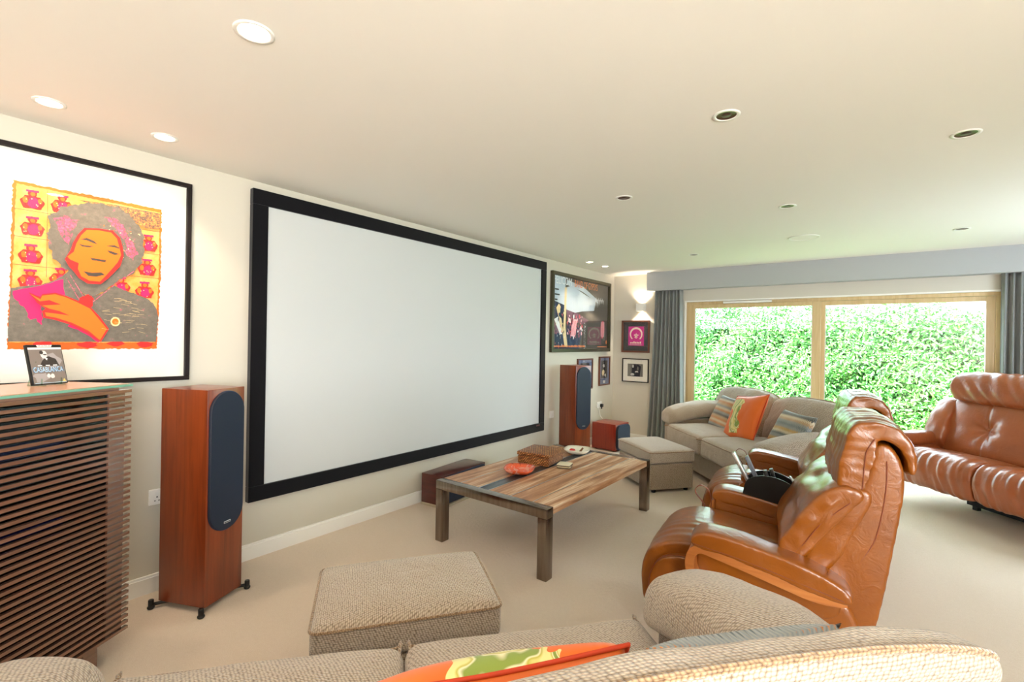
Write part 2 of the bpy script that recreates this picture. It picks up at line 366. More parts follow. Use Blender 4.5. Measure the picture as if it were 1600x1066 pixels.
sbox('wall_back', m_wall, (0, XR, YF - .2, YF, 0, H))
def skirt(name, *boxes):
    mb = MB()
    for x0, x1, y0, y1 in boxes:
        mb.box(x0, x1, y0, y1, 0, .085); 
        if x1 - x0 < .05: mb.box(x0, x1 - .006, y0, y1, .085, .098)
        else: mb.box(x0, x1, y0 + .006, y1, .085, .098)
    return struct(mb.build(name, m_white))
skirt('baseboard_left', (0, .018, YF, YB)); skirt('baseboard_far', (0.018, WX0, YB - .018, YB), (WX1, XR, YB - .018, YB))
sbox('trim_1', m_white, (WX0 - .004, WX0 + .012, YB - .004, YB + .06, 0, WZ + .004), (WX0, WX1, YB - .004, YB + .06, WZ - .012, WZ + .004), (WX1 - .012, WX1 + .004, YB - .004, YB + .06, 0, WZ + .004))['label'] = 'white reveal edge round the patio window'
o = MB().box(.563, XR, 6.54, YB, 2.171, H).build('curtain_pelmet', m_pelmet); struct(o); o.name = 'trim_2'; o['label'] = 'painted pelmet box over the window'

# window: light wood sliding doors
win = struct(D.objects.new('window_1', None)); COL.objects.link(win)
y0, y1 = YB + .05, YB + .13
f = MB().box(WX0 + .01, WX1 - .01, y0, y1, WZ - .05, WZ - .012, bev=.003).box(WX0 + .01, WX0 + .05, y0, y1, 0, WZ - .05, bev=.003).box(WX1 - .05, WX1 - .01, y0, y1, 0, WZ - .05, bev=.003).box(WX0 + .01, WX1 - .01, y0, y1, 0, .04)
f.build('frame', m_pine, win)
def leaf(x0, x1, yy, sw=.075):
    mb = MB(); z1 = WZ - .052; mb.box(x0, x0 + sw, yy, yy + .04, .04, z1, bev=.003).box(x1 - sw, x1, yy, yy + .04, .04, z1, bev=.003).box(x0 + sw, x1 - sw, yy, yy + .04, z1 - .05, z1, bev=.003).box(x0 + sw, x1 - sw, yy, yy + .04, .04, .13, bev=.003)
    s_ = mb.build('sash', m_pine, win); MB().box(x0 + sw, x1 - sw, yy + .018, yy + .022, .13, z1 - .05).build('pane', m_pane, s_)
    b = MB(); g = .008
    for a in ((x0 + sw, x0 + sw + g), (x1 - sw - g, x1 - sw)): b.box(a[0], a[1], yy + .004, yy + .017, .13, z1 - .05)
    b.build('glazing_bead', m_silver, s_)
leaf(1.105, 2.64, y0 - .022, .085); leaf(2.61, 4.115, y0 + .022, .07)
hd = MB().box(4.065, 4.10, y0 + .006, y0 + .022, .88, 1.17, bev=.004).box(4.075, 4.09, y0 - .018, y0 + .008, 1.08, 1.10).box(4.07, 4.094, y0 - .028, y0 - .014, .96, 1.12, bev=.004); hd.build('window_handle', m_plastic, win)
MB().box(1.55, 2.12, YB + .02, YB + .05, WZ - .045, WZ - .018, bev=.004).build('trickle_vent', m_plastic, win)

# outdoors
g = struct(mesh('ground', [(-8, YB + .28, -.08), (14, YB + .28, -.08), (14, 30, -.08), (-8, 30, -.08)], [(0, 1, 2, 3)], flat('garden_grass', (110, 140, 70), .9), smooth=False)); g.name = 'ground'
def leafmat(name, c1, c2, c3):
    t = NT(name); oi = t.n('ShaderNodeNewGeometry'); t.col(t.ramp(oi.outputs['Random Per Island'], [(0, c1), (.55, c2), (1, c3)])); t.b.inputs['Roughness'].default_value = .28; t.b.inputs['Specular IOR Level'].default_value = .9; return t.m
m_leaf = leafmat('laurel_leaf', (34, 96, 34), (78, 150, 56), (140, 196, 104)); m_leaf2 = leafmat('bright_leaf', (110, 180, 20), (150, 214, 40), (180, 236, 80))
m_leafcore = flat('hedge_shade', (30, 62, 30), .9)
def foliage(name, n, fn, size, mats, core=None, parent=None):
    vs = []; fs = []
    for i in range(n):
        p, nrm = fn(); d = Vector((random.gauss(0, 1), random.gauss(0, 1) * .6, random.gauss(0, 1) - .5)); nn = (Vector(nrm) + Vector((random.gauss(0, .55), random.gauss(0, .55), random.gauss(.25, .5)))).normalized()
        d = (d - nn * d.dot(nn)).normalized(); s_ = nn.cross(d); L = size * random.uniform(.6, 1.25); W_ = L * .36; b = len(vs); c_ = Vector(p)
        vs += [c_ - d * L * .5, c_ + s_ * W_ * .5 + nn * W_ * .18, c_ + d * L * .5 - nn * L * .12, c_ - s_ * W_ * .5 + nn * W_ * .18, c_ + d * L * .05]
        fs += [(b, b + 1, b + 4), (b + 1, b + 2, b + 4), (b + 2, b + 3, b + 4), (b + 3, b, b + 4)]
    nm = len(fs); mi = [0] * nm
    if core: b = len(vs); vs += core[0]; fs += [tuple(b + k for k in q) for q in core[1]]; mi += [1] * len(core[1])
    return mesh(name, vs, fs, mats, parent, False, mi=mi, fix=False)
HY = 9.6
def hedge_p():
    x = random.uniform(-1.6, 5.8); z = random.uniform(0, 2.22 + .12 * math.sin(x * 1.7) - .34 * max(0, min(1, (x - 3.75) / .5))); yy = HY + .28 * noise.noise(Vector((x * 1.6, z * 1.6, 3))) + random.uniform(0, .22)
    return (x, yy, z), (0, -1, .35)
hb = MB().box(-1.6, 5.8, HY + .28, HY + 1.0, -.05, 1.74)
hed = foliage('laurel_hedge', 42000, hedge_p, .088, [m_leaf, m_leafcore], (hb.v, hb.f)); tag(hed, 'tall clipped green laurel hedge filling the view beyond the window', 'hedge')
sh = thing('garden_shrub', 'bright lime green shrub above the hedge at the right end of the window', 'shrub', (4.78, 12.2, -.08))
def shrub_p():
    a = Vector((random.gauss(0, 1), random.gauss(0, 1), random.gauss(0, 1))).normalized(); r_ = .36 * random.uniform(.8, 1.05) * (1 + .25 * noise.noise(a * 2))
    return (a.x * r_ * 1.25, a.y * r_, 1.93 + a.z * r_ * .8), a
foliage('foliage', 1500, shrub_p, .09, [m_leaf2], None, sh)
MB().tube([(0, 0, 0), (.03, 0, .8), (0, .02, 1.95)], [.05, .04, .03], 8).build('trunk', flat('bark', (86, 66, 50), .9), sh, True)
# neighbour's house far beyond hedge
hs = thing('house', "neighbour's house with grey tiled roof beyond the hedge", 'house', (3.75, 20, -.08))
MB().box(-2.1, 1.25, 0, 5, 0, 2.4).build('wall', flat('render_wall', (226, 216, 204), .9), hs)
rf = MB().add([(-2.4, -.3, 2.35), (1.45, -.3, 2.35), (1.45, 2.5, 4.6), (-2.4, 2.5, 4.6), (-2.4, 5.3, 2.35), (1.45, 5.3, 2.35)], [(0, 1, 2, 3), (3, 2, 5, 4), (0, 3, 4), (1, 5, 2), (0, 4, 5, 1)])
t = NT('roof_tiles'); br = t.n('ShaderNodeTexBrick'); br.inputs['Scale'].default_value = 3.0; br.inputs['Color1'].default_value = lin((170, 150, 150)); br.inputs['Color2'].default_value = lin((190, 172, 168)); br.inputs['Mortar'].default_value = lin((110, 100, 110)); t.l(t.obj((1, 1, 1)), br.inputs['Vector']); t.col(br.outputs['Color']); t.b.inputs['Roughness'].default_value = .8
rf.build('roof', t.m, hs); MB().box(-2.4, 1.45, -.38, -.28, 2.28, 2.38).build('gutter', m_black, hs)
MB().tube([(1.33, -.34, 2.3), (1.33, -.34, 0)], .04, 8).build('drainpipe', m_black, hs, True)

# ------------------------------------------------------------------ curtains
def curtain(name, x0, x1, bx0, bx1, label, nf, seed, ztop=2.2):
    vs = []; fs = []; nx = nf * 14; nz = 26; random.seed(seed); ph = [random.uniform(.8, 1.25) for _ in range(nf + 2)]; acc = [0]
    for p in ph: acc.append(acc[-1] + p)
    T = acc[nf]
    def y_at(u, t_):
        s_ = u * T; k = max(i for i in range(nf + 1) if acc[i] <= s_ + 1e-9); k = min(k, nf - 1); f_ = (s_ - acc[k]) / ph[k]
        return math.cos(2 * PI * f_) * (.032 + .012 * t_) * (.75 + .35 * math.sin(k * 2.3 + seed)) + .006 * math.sin(k + t_ * 4)
    for side in (0, 1):
        for j in range(nz + 1):
            t_ = j / nz; z = ztop - (ztop - .012) * t_; e = t_ ** 1.3
            for i in range(nx + 1):
                u = i / nx; x = (x0 + (x1 - x0) * u) * (1 - e) + (bx0 + (bx1 - bx0) * u) * e
                vs.append((x, YB - .07 + y_at(u, t_) + side * .003, z))
    W_ = nx + 1; S = W_ * (nz + 1)
    for side in (0, 1):
        for j in range(nz):
            for i in range(nx): a = side * S + j * W_ + i; fs.append((a, a + 1, a + W_ + 1, a + W_))
    for j in range(nz):
        for i in (0, nx): a = j * W_ + i; fs.append((a, a + W_, a + W_ + S, a + S))
    for i in range(nx):
        for j in (0, nz): a = j * W_ + i; fs.append((a, a + 1, a + 1 + S, a + S))
    o = mesh(name, vs, fs, m_curtain); return tag(o, label, 'curtain')
curtain('curtain', .655, 1.045, .56, 1.10, 'grey floor-length curtain gathered at the left end of the window', 8, 3)
curtain('curtain', 4.13, 4.85, 4.13, 4.85, 'grey-green curtain at the right end of the window behind the leather sofa', 14, 5)
random.seed(11)

# ------------------------------------------------------------------ projector screen on left wall
def wallframe(name, label, cat, x, y, z, wall, group=None):
    return thing(name, label, cat, (x, y, z), PI / 2 if wall == 'left' else 0, group)
ps = wallframe('projector_screen', 'large wide projection screen with thick black frame on left wall', 'screen', .002, 3.075, 1.374, 'left')
hw, hh, fw = 1.682, 1.0, .098
MB().box(-hw + .05, hw - .05, -.03, -.012, -hh + .05, hh - .05).build('screen_surface', m_screen, ps)
fr = MB()
fr.box(-hw, hw, -.045, 0, hh - fw, hh, bev=.004).box(-hw, hw, -.045, 0, -hh, -hh + fw, bev=.004).box(-hw, -hw + fw, -.0449, 0, -hh + fw, hh - fw, bev=.004).box(hw - fw, hw, -.0449, 0, -hh + fw, hh - fw, bev=.004)
fr.build('frame', m_velvet, ps)
b = MB().box(hw - fw - .07, hw - fw + .0, -.048, -.045, -hh + fw - .03, -hh + fw - .014); b.build('maker_badge', m_silver, ps)

# ------------------------------------------------------------------ pictures
def frame4(par, W_, H_, fw_, dp, mat, name='frame'):
    mb = MB().box(-W_ / 2, W_ / 2, -dp, 0, H_ / 2 - fw_, H_ / 2, bev=.003).box(-W_ / 2, W_ / 2, -dp, 0, -H_ / 2, -H_ / 2 + fw_, bev=.003).box(-W_ / 2, -W_ / 2 + fw_, -dp * .98, 0, -H_ / 2 + fw_, H_ / 2 - fw_, bev=.003).box(W_ / 2 - fw_, W_ / 2, -dp * .98, 0, -H_ / 2 + fw_, H_ / 2 - fw_, bev=.003)
    return mb.build(name, mat, par)
def mount(par, W_, H_, mat, y=-.008): return MB().box(-W_ / 2 + .005, W_ / 2 - .005, y, -.001, -H_ / 2 + .005, H_ / 2 - .005).build('mount', mat, par)
def pglass(par, W_, H_, y=-.014): return MB().box(-W_ / 2 + .008, W_ / 2 - .008, y - .002, y, -H_ / 2 + .008, H_ / 2 - .008).build('glass', m_glass, par)
def blob(cx, cz, rx, rz, n=14, j=.12, rnd=random):
    return [(cx + rx * math.cos(2 * PI * k / n) * (1 + rnd.uniform(-j, j)), cz + rz * math.sin(2 * PI * k / n) * (1 + rnd.uniform(-j, j))) for k in range(n)]
def strip(a, b, w_):
    a = Vector(a); b = Vector(b); d = (b - a).normalized(); n_ = Vector((-d.y, d.x)) * w_ / 2; return [tuple(a + n_), tuple(a - n_), tuple(b - n_), tuple(b + n_)]
ART = {'sheet':[(-0.288,0.393),(-0.258,0.392),(-0.225,0.401),(-0.198,0.395),(-0.152,0.387),(-0.111,0.39),(-0.063,0.389),(-0.014,0.386),(0.037,0.391),(0.104,0.39),(0.166,0.389),(0.238,0.396),(0.287,0.396),(0.292,0.29),(0.288,0.154),(0.289,0.018),(0.283,-0.127),(0.277,-0.254),(0.275,-0.385),(0.213,-0.382),(0.149,-0.386),(0.087,-0.384),(-0.004,-0.38),(-0.09,-0.386),(-0.298,-0.387),(-0.297,-0.275),(-0.299,-0.126),(-0.295,-0.021),(-0.289,0.115),(-0.289,0.25)],
'patch':[(-0.063,0.358),(0.077,0.367),(0.28,0.365),(0.281,0.279),(0.218,0.271),(0.146,0.305),(0.078,0.333)],
'jacket':[(-0.29,-0.104),(-0.246,-0.091),(-0.214,-0.083),(-0.186,-0.077),(-0.147,-0.053),(-0.115,-0.029),(-0.089,0.006),(-0.045,-0.103),(-0.007,-0.132),(0.05,-0.086),(0.083,-0.053),(0.124,-0.075),(0.166,-0.088),(0.223,-0.11),(0.253,-0.134),(0.269,-0.164),(0.277,-0.209),(0.27,-0.349),(-0.299,-0.35),(-0.297,-0.275),(-0.295,-0.185)],
'hair':[(-0.173,0.245),(-0.162,0.269),(-0.142,0.279),(-0.128,0.306),(-0.105,0.314),(-0.081,0.329),(-0.051,0.338),(-0.023,0.353),(0.025,0.363),(0.051,0.356),(0.091,0.361),(0.118,0.342),(0.146,0.326),(0.168,0.292),(0.193,0.271),(0.208,0.221),(0.205,0.185),(0.213,0.142),(0.2,0.105),(0.199,0.069),(0.171,0.039),(0.164,0.012),(0.13,-0.001),(0.109,-0.02),(0.083,-0.049),(0.044,-0.086),(-0.007,-0.132),(-0.051,-0.095),(-0.088,-0.026),(-0.098,0.005),(-0.118,0.01),(-0.131,0.04),(-0.154,0.053),(-0.155,0.084),(-0.169,0.105),(-0.166,0.137),(-0.175,0.167),(-0.161,0.208)],
'pinkface':[(-0.04,0.221),(0.014,0.229),(0.072,0.23),(0.103,0.197),(0.114,0.152),(0.119,0.106),(0.105,0.048),(0.082,0.015),(0.056,-0.022),(0.027,-0.054),(-0.024,-0.056),(-0.058,-0.031),(-0.077,-0.001),(-0.095,0.021),(-0.11,0.055),(-0.09,0.102),(-0.081,0.14),(-0.064,0.183)],
'face':[(-0.03,0.214),(0.014,0.22),(0.066,0.218),(0.09,0.191),(0.1,0.15),(0.109,0.108),(0.095,0.068),(0.075,0.035),(0.049,-0.006),(0.024,-0.042),(-0.018,-0.041),(-0.049,-0.022),(-0.062,0.013),(-0.059,0.042),(-0.089,0.054),(-0.102,0.068),(-0.078,0.096),(-0.069,0.138),(-0.052,0.182)],
'brow1':[(-0.054,0.161),(-0.03,0.173),(-0.001,0.162),(0.012,0.148),(-0.004,0.151),(-0.03,0.161)],
'brow2':[(0.047,0.145),(0.08,0.155),(0.1,0.145),(0.101,0.14),(0.077,0.144)],
'eye1':[(-0.06,0.138),(-0.036,0.134),(-0.003,0.136),(-0.02,0.127),(-0.048,0.127)],
'eye2':[(0.051,0.123),(0.074,0.12),(0.1,0.111),(0.081,0.104),(0.061,0.111)],
'nose':[(-0.016,0.075),(0.048,0.072),(0.044,0.061),(-0.008,0.064)],
'mouth':[(-0.041,0.004),(-0.009,-0.0),(0.029,0.006),(0.043,-0.004),(0.01,-0.017),(-0.021,-0.018)],
'mag1':[(-0.286,-0.117),(-0.219,-0.092),(-0.164,-0.07),(-0.112,-0.043),(-0.108,-0.12),(-0.146,-0.121),(-0.197,-0.147),(-0.19,-0.194),(-0.183,-0.24),(-0.189,-0.271),(-0.209,-0.241),(-0.228,-0.246),(-0.245,-0.197),(-0.267,-0.164),(-0.283,-0.147)],
'mag2':[(-0.15,0.242),(-0.11,0.267),(-0.062,0.253),(-0.079,0.193),(-0.096,0.133),(-0.132,0.183)],
'mag3':[(0.039,0.295),(0.078,0.295),(0.119,0.265),(0.148,0.192),(0.184,0.137),(0.163,0.09),(0.135,0.112),(0.127,0.189),(0.079,0.248)],
'mag4':[(-0.086,-0.251),(-0.018,-0.29),(0.034,-0.334),(0.021,-0.351),(-0.03,-0.306),(-0.091,-0.276)],
'handred':[(-0.234,-0.12),(-0.194,-0.139),(-0.188,-0.124),(-0.143,-0.113),(-0.102,-0.126),(-0.06,-0.146),(-0.01,-0.175),(0.026,-0.222),(0.063,-0.283),(0.031,-0.351),(-0.024,-0.305),(-0.085,-0.266),(-0.144,-0.244),(-0.183,-0.236),(-0.187,-0.205),(-0.176,-0.193),(-0.205,-0.167)],
'hand':[(-0.229,-0.127),(-0.194,-0.149),(-0.188,-0.131),(-0.143,-0.121),(-0.105,-0.132),(-0.063,-0.153),(-0.013,-0.182),(0.02,-0.23),(0.055,-0.283),(0.028,-0.341),(-0.018,-0.294),(-0.079,-0.257),(-0.139,-0.234),(-0.173,-0.228),(-0.178,-0.21),(-0.116,-0.217),(-0.089,-0.221),(-0.128,-0.201),(-0.162,-0.192),(-0.188,-0.178),(-0.122,-0.169),(-0.163,-0.151),(-0.196,-0.159)]}
big = wallframe('framed_print', 'large framed orange and magenta portrait print above the slatted cabinet', 'picture', .002, .63, 1.74, 'left')
frame4(big, .86, 1.13, .022, .035, m_frameblack); mount(big, .86, 1.13, m_mat); pglass(big, .86, 1.13)
t = NT('print_gold'); t.col(t.ramp(t.noise(t.obj(), 14, 5, .7), [(.3, (255, 150, 30)), (.5, (255, 178, 84)), (.7, (250, 196, 120))])); t.b.inputs['Roughness'].default_value = .7; pg = t.m
t = NT('print_ink'); t.col(t.ramp(t.noise(t.obj(), 40, 6, .8), [(.36, (96, 88, 76)), (.62, (116, 106, 94)), (.7, (214, 70, 110))])); t.b.inputs['Roughness'].default_value = .7; pk = t.m
t = NT('print_speckle'); t.col(t.ramp(t.noise(t.obj(), 90, 5, .8), [(.44, (96, 80, 64)), (.5, (214, 120, 60)), (.6, (240, 170, 90))], 'CONSTANT')); pspk = t.m
t = NT('print_pink'); t.col(t.ramp(t.noise(t.obj(), 60, 6, .85), [(.46, (98, 88, 78)), (.5, (214, 70, 110)), (.6, (226, 110, 130))])); pkp = t.m
mats = [pg, pk, flat('print_orange', (250, 108, 0), .7), flat('print_magenta', (226, 22, 96), .7), flat('print_red', (222, 30, 24), .7), pspk, flat('print_dark', (66, 56, 48), .7), flat('print_cream', (250, 214, 150), .7), pkp]
mb = MB(); L = [-.0082]
def lay(pts, mi): L[0] -= .00008; mb.poly(pts, L[0], mi)
def edgy(P, j):
    out = []
    for i_, a in enumerate(P):
        b_ = P[(i_ + 1) % len(P)]; d = Vector((b_[0] - a[0], b_[1] - a[1])); n_ = Vector((-d.y, d.x)).normalized(); K = max(2, int(d.length / .008))
        for k in range(K): q = Vector(a) + d * k / K + n_ * random.uniform(-j, j) * (k > 0); out.append((q.x, q.y))
    return out
lay(edgy([(-.299, -.388), (.276, -.386), (.290, .018), (.290, .392), (-.289, .397)], .0035), 2)
lay(edgy([(-.292, -.356), (.268, -.352), (.280, .018), (.282, .372), (-.278, .384)], .002), 0)
for z in (.268, .14, .008): lay(strip((-.288, z), (.285, z - .004), .002), 4)
for x in (-.172,): lay(strip((x, .38), (x, -.04), .0015), 4)
for (fx, fz) in [(-0.224, 0.326), (-0.12, 0.328), (-0.223, 0.2), (-0.227, 0.069), (-0.228, -0.05), (-0.121, -0.03), (0.23, 0.198), (0.225, 0.064), (0.215, -0.061), (0.11, -0.046)]:
    lay(edgy([(fx - .03, fz - .048), (fx + .03, fz - .048), (fx + .043, fz - .012), (fx + .026, fz + .012), (fx - .026, fz + .012), (fx - .043, fz - .012)], .002), 4); lay(blob(fx + .004, fz - .02, .02, .026), 3); lay(blob(fx, fz + .024, .016, .017), 4); lay(blob(fx + .001, fz + .021, .009, .01), 2); lay(strip((fx - .022, fz + .034), (fx + .022, fz + .036), .01), 3)
    lay(blob(fx - .024, fz - .01, .009, .015), 2); lay(blob(fx + .026, fz - .008, .008, .013), 2)
    for _ in range(5): lay(blob(fx + random.uniform(-.03, .03), fz + random.uniform(-.04, .0), .002, .003, 5), 7)
lay(ART['patch'], 5)
for (fx, fz) in [(-0.017, -0.364), (0.1, -0.359), (0.22, -0.363), (-0.177, -0.361)]: lay(blob(fx, fz, .035, .014, 12, .3), 4)
def roughen(P, j=.0035, n=4):
    out = []
    for i, p in enumerate(P):
        q = P[(i + 1) % len(P)]
        for k in range(n): out.append((p[0] + (q[0] - p[0]) * k / n + random.uniform(-j, j), p[1] + (q[1] - p[1]) * k / n + random.uniform(-j, j)))
    return out
lay(roughen(ART['jacket'], .002), 1); lay(roughen(ART['hair']), 1)
for k in ('mag2', 'mag3', 'mag4', 'mag1'): lay(roughen(ART[k], .006 if k in ('mag2', 'mag3') else .003), 3 if k == 'mag1' or k == 'mag4' else 8)
for _ in range(60): lay(blob(random.uniform(.02, .19), random.uniform(.08, .26), random.uniform(.001, .004), random.uniform(.001, .004), 6, .4), random.choice((7, 8, 2)))
for _ in range(40): lay(blob(random.uniform(-.16, -.05), random.uniform(.08, .28), random.uniform(.001, .005), random.uniform(.001, .005), 6, .4), 1)
lay(ART['pinkface'], 4); lay(ART['face'], 2)
for k in ('brow1', 'brow2', 'eye1', 'eye2', 'nose', 'mouth'): lay(ART[k], 6)
for a, b_ in (((-.106, -.03), (-.05, -.15)), ((-.09, -.02), (-.03, -.14)), ((.085, -.05), (-.005, -.15)), ((.164, .03), (.085, -.05))): lay(strip(a, b_, .003), 8)
lay(roughen([(-.052, -.13), (-.02, -.11), (0, -.13), (-.004, -.17), (-.028, -.19), (-.06, -.165)], .003), 4)
lay(ART['handred'], 4); lay(ART['hand'], 2)
lay(blob(.089, -.244, .02, .024, 20, .02), 7); lay(blob(.089, -.244, .014, .017, 20, .05), 2)
for _ in range(40):
    a = (random.uniform(.03, .2), random.uniform(-.3, -.12)); lay(strip(a, (a[0] + .03, a[1] + random.uniform(-.01, .01)), .0008), 7)
mb.build('print', mats, big, fix=False)

# concert poster
po = wallframe('framed_poster', 'large framed concert poster in bronze frame beside the projection screen', 'picture', .002, 5.7, 1.80, 'left')
PW, PH = 1.59, 1.0; frame4(po, PW, PH, .045, .04, m_frameolive); pglass(po, PW, PH, -.02)
mount(po, PW, PH, flat('poster_black', (26, 30, 40), .6), -.006)
pm = [flat('poster_sky', (196, 210, 224), .6), flat('poster_navy', (18, 44, 78), .6), flat('poster_olive', (70, 66, 62), .6), flat('poster_white', (236, 240, 244), .6), flat('poster_orange', (226, 130, 70), .6), flat('poster_pink', (214, 96, 110), .6), flat('poster_cream', (226, 206, 160), .6), flat('poster_ink', (30, 34, 44), .6), flat('poster_mauve', (120, 86, 104), .6), flat('poster_rose', (236, 190, 200), .6)]
mb = MB(); L = [-.0062]; x0, x1, z0, z1 = -.75, .75, -.455, .455
def U(u, v_): return (x0 + (x1 - x0) * u, z0 + (z1 - z0) * v_)
def pu(pts, mi): lay([U(*p) for p in pts], mi)
pu([(0, 0), (1, 0), (1, 1), (0, 1)], 2); pu([(0, .62), (.2, .6), (.2, 1), (0, 1)], 0); pu([(0, 0), (.2, 0), (.22, .6), (0, .66)], 1)
pu([(.2, .85), (.3, .9), (.55, .8), (.75, .74), (.72, .58), (.5, .55), (.3, .5), (.22, .55)], 0); pu([(.22, .9), (.5, .84), (.8, .7), (.78, .76), (.5, .92), (.22, .97)], 0)
pu([(.22, .55), (.45, .5), (.62, .42), (.5, .36), (.24, .42)], 8); pu([(.2, 0), (.45, 0), (.5, .3), (.25, .4)], 1)
pu([(.19, .86), (.225, .86), (.21, .3), (.25, .02), (.2, .03), (.17, .2), (.185, .5)], 6)
pu([(.06, .56), (.1, .62), (.13, .58), (.12, .5), (.08, .48)], 6); pu([(.0, .38), (.05, .42), (.12, .4), (.16, .3), (.14, .22), (.02, .2)], 8); pu([(.03, .4), (.09, .44), (.16, .2), (.12, .2)], 3); pu([(.1, .45), (.14, .42), (.18, .24), (.15, .22)], 6)
for _ in range(90):
    u = random.uniform(.24, .5); v_ = random.uniform(.16, .48); lay(blob(*U(u, v_), random.uniform(.006, .022), random.uniform(.006, .03), 6, .5), random.choice((5, 5, 9, 3, 7, 8)))
for _ in range(40):
    u = random.uniform(.0, .2); v_ = random.uniform(.02, .55); lay(blob(*U(u, v_), random.uniform(.003, .012), random.uniform(.008, .03), 6, .5), random.choice((3, 6, 7, 5)))
pu([(.28, .18), (.36, .17), (.4, .42), (.33, .42)], 9)
for k in range(5): pu([(.285 + k * .02, .19), (.292 + k * .02, .19), (.32 + k * .018, .4), (.313 + k * .018, .4)], 5)
for k in range(9):
    a = .72 + k * .02; pu([(a, .76 + (k % 2) * .04), (a + .014, .76), (a + .006, .62 + .012 * k + random.uniform(-.03, .03))], 3)
lay(blob(*U(.88, .3), .055, .13, 18, .1), 5)
for k in range(14): pu([(.875, .18 + k * .017), (.88, .185 + k * .017), (.845, .2 + k * .017), (.84, .195 + k * .017)], 9); pu([(.885, .18 + k * .017), (.88, .185 + k * .017), (.915, .2 + k * .017), (.92, .195 + k * .017)], 9)
L[0] -= .0002
addtext(mb, 'FELICOM', *U(.0, .89), L[0], .14, 3, sx=.78); addtext(mb, 'BAND OF GYPSYS', *U(.335, .89), L[0], .13, 4, sx=.62)
for k, s_ in enumerate((.09, .11, .06)): mb.box(*(lambda a: (a[0], a[0] + s_, L[0] - .0002, L[0], a[1], a[1] + .018))(U(.02, .8 - .07 * k)), 7)
for k in range(34): a = U(.0 + k * .016, .02); mb.box(a[0], a[0] + random.uniform(.01, .02), L[0] - .0002, L[0], a[1], a[1] + random.uniform(.018, .03), 4)
for k in range(12): a = U(.78 + k * .016, .02); mb.box(a[0], a[0] + .015, L[0] - .0002, L[0], a[1], a[1] + .012, 4)
lay(blob(*U(.96, .1), .018, .03, 10, .1), 4)
mb.build('poster_sheet', pm, po, fix=False)

# magenta print on the far wall
mg = wallframe('framed_print', 'dark wood framed magenta portrait print below the wall light', 'picture', .360, YB - .002, 1.527, 'far')
frame4(mg, .43, .47, .024, .03, m_framebrown); mount(mg, .43, .47, m_matdark); pglass(mg, .43, .47)
mb = MB(); L = [-.0082]
mgm = [flat('ink_magenta', (212, 20, 140), .6), flat('ink_white', (252, 224, 214), .6)]
lay([(-.115, -.135), (.125, -.135), (.125, .145), (-.115, .145)], 0)
arc = [(.005 + .098 * math.cos(a), .035 + .1 * math.sin(a)) for a in [math.radians(-50 + 280 * k / 24) for k in range(25)]] + [(.005 + .078 * math.cos(a), .03 + .078 * math.sin(a)) for a in [math.radians(230 - 280 * k / 24) for k in range(25)]]
lay(arc, 1)
for a, b_, r1, r2 in ((-.014, .02, .018, .012), (.026, .02, .018, .012), (.006, -.01, .024, .018), (.006, .03, .006, .02)): lay(blob(a, b_, r1, r2, 10, .12), 1)
lay(blob(.006, -.012, .012, .005, 8), 0); lay(strip((-.03, .026), (-.002, .022), .004), 0); lay(strip((.014, .022), (.042, .026), .004), 0)
for k in range(7): a = -.085 + k * .025; mb.box(a, a + .019, L[0] - .0003, L[0], -.105, -.08 + random.uniform(-.006, .01), 1)
for k in range(14): a = -.09 + k * .013; mb.box(a, a + .009, L[0] - .0003, L[0], -.125, -.118, 1)
mb.build('print', mgm, mg, fix=False)
# photograph in thin black frame
ph_ = wallframe('framed_photograph', 'black-framed monochrome photograph with wide white mount on far wall', 'picture', .362, YB - .002, 1.03, 'far')
frame4(ph_, .405, .345, .012, .025, m_frameblack); mount(ph_, .405, .345, m_mat); pglass(ph_, .405, .345)
mb = MB(); L = [-.0082]; bwm = [flat('photo_mid', (120, 116, 108), .5), flat('photo_dark', (24, 22, 34), .5), flat('photo_light', (214, 210, 206), .5)]
lay([(-.12, -.09), (.115, -.09), (.115, .095), (-.12, .095)], 0)
lay([(-.06, -.09), (.07, -.09), (.085, .06), (.04, .09), (-.03, .09), (-.055, .04)], 1); lay(blob(-.035, .06, .012, .025, 9), 2); lay(blob(-.04, -.06, .03, .02, 9, .3), 2); lay(blob(.02, -.02, .03, .01, 9, .3), 2); lay(blob(.04, .03, .014, .03, 9, .3), 0)
mb.build('photo', bwm, ph_, fix=False)
def small_photo(label, y, z, W_, H_):
    p_ = wallframe('framed_photograph', label, 'picture', .002, y, z, 'left'); frame4(p_, W_, H_, .018, .025, m_framebrown); mount(p_, W_, H_, m_matgrey); pglass(p_, W_, H_)
    m2 = MB(); global mb; mb = m2; L[0] = -.0082
    a, b_ = W_ / 2, H_ / 2
    lay([(-a * .6, -b_ * .5), (a * .6, -b_ * .5), (a * .6, b_ * .72), (-a * .6, b_ * .72)], 1)
    lay(blob(-a * .1, b_ * .35, a * .2, b_ * .14, 9, .3), 2); lay(blob(-a * .2, -b_ * .1, a * .25, b_ * .2, 9, .3), 3); lay(blob(a * .2, -b_ * .3, a * .14, b_ * .1, 9, .3), 2)
    lay([(-a * .2, -b_ * .85), (a * .2, -b_ * .85), (a * .2, -b_ * .66), (-a * .2, -b_ * .66)], 2)
    m2.build('photo', [bwm[0], bwm[1], bwm[2], pm[6]], p_, fix=False)
small_photo('narrow brown-framed photograph with blue-grey mount near the corner', 6.37, 1.017, .335, .42)
small_photo('brown-framed photograph partly hidden behind the far tower speaker', 5.79, .995, .42, .42)

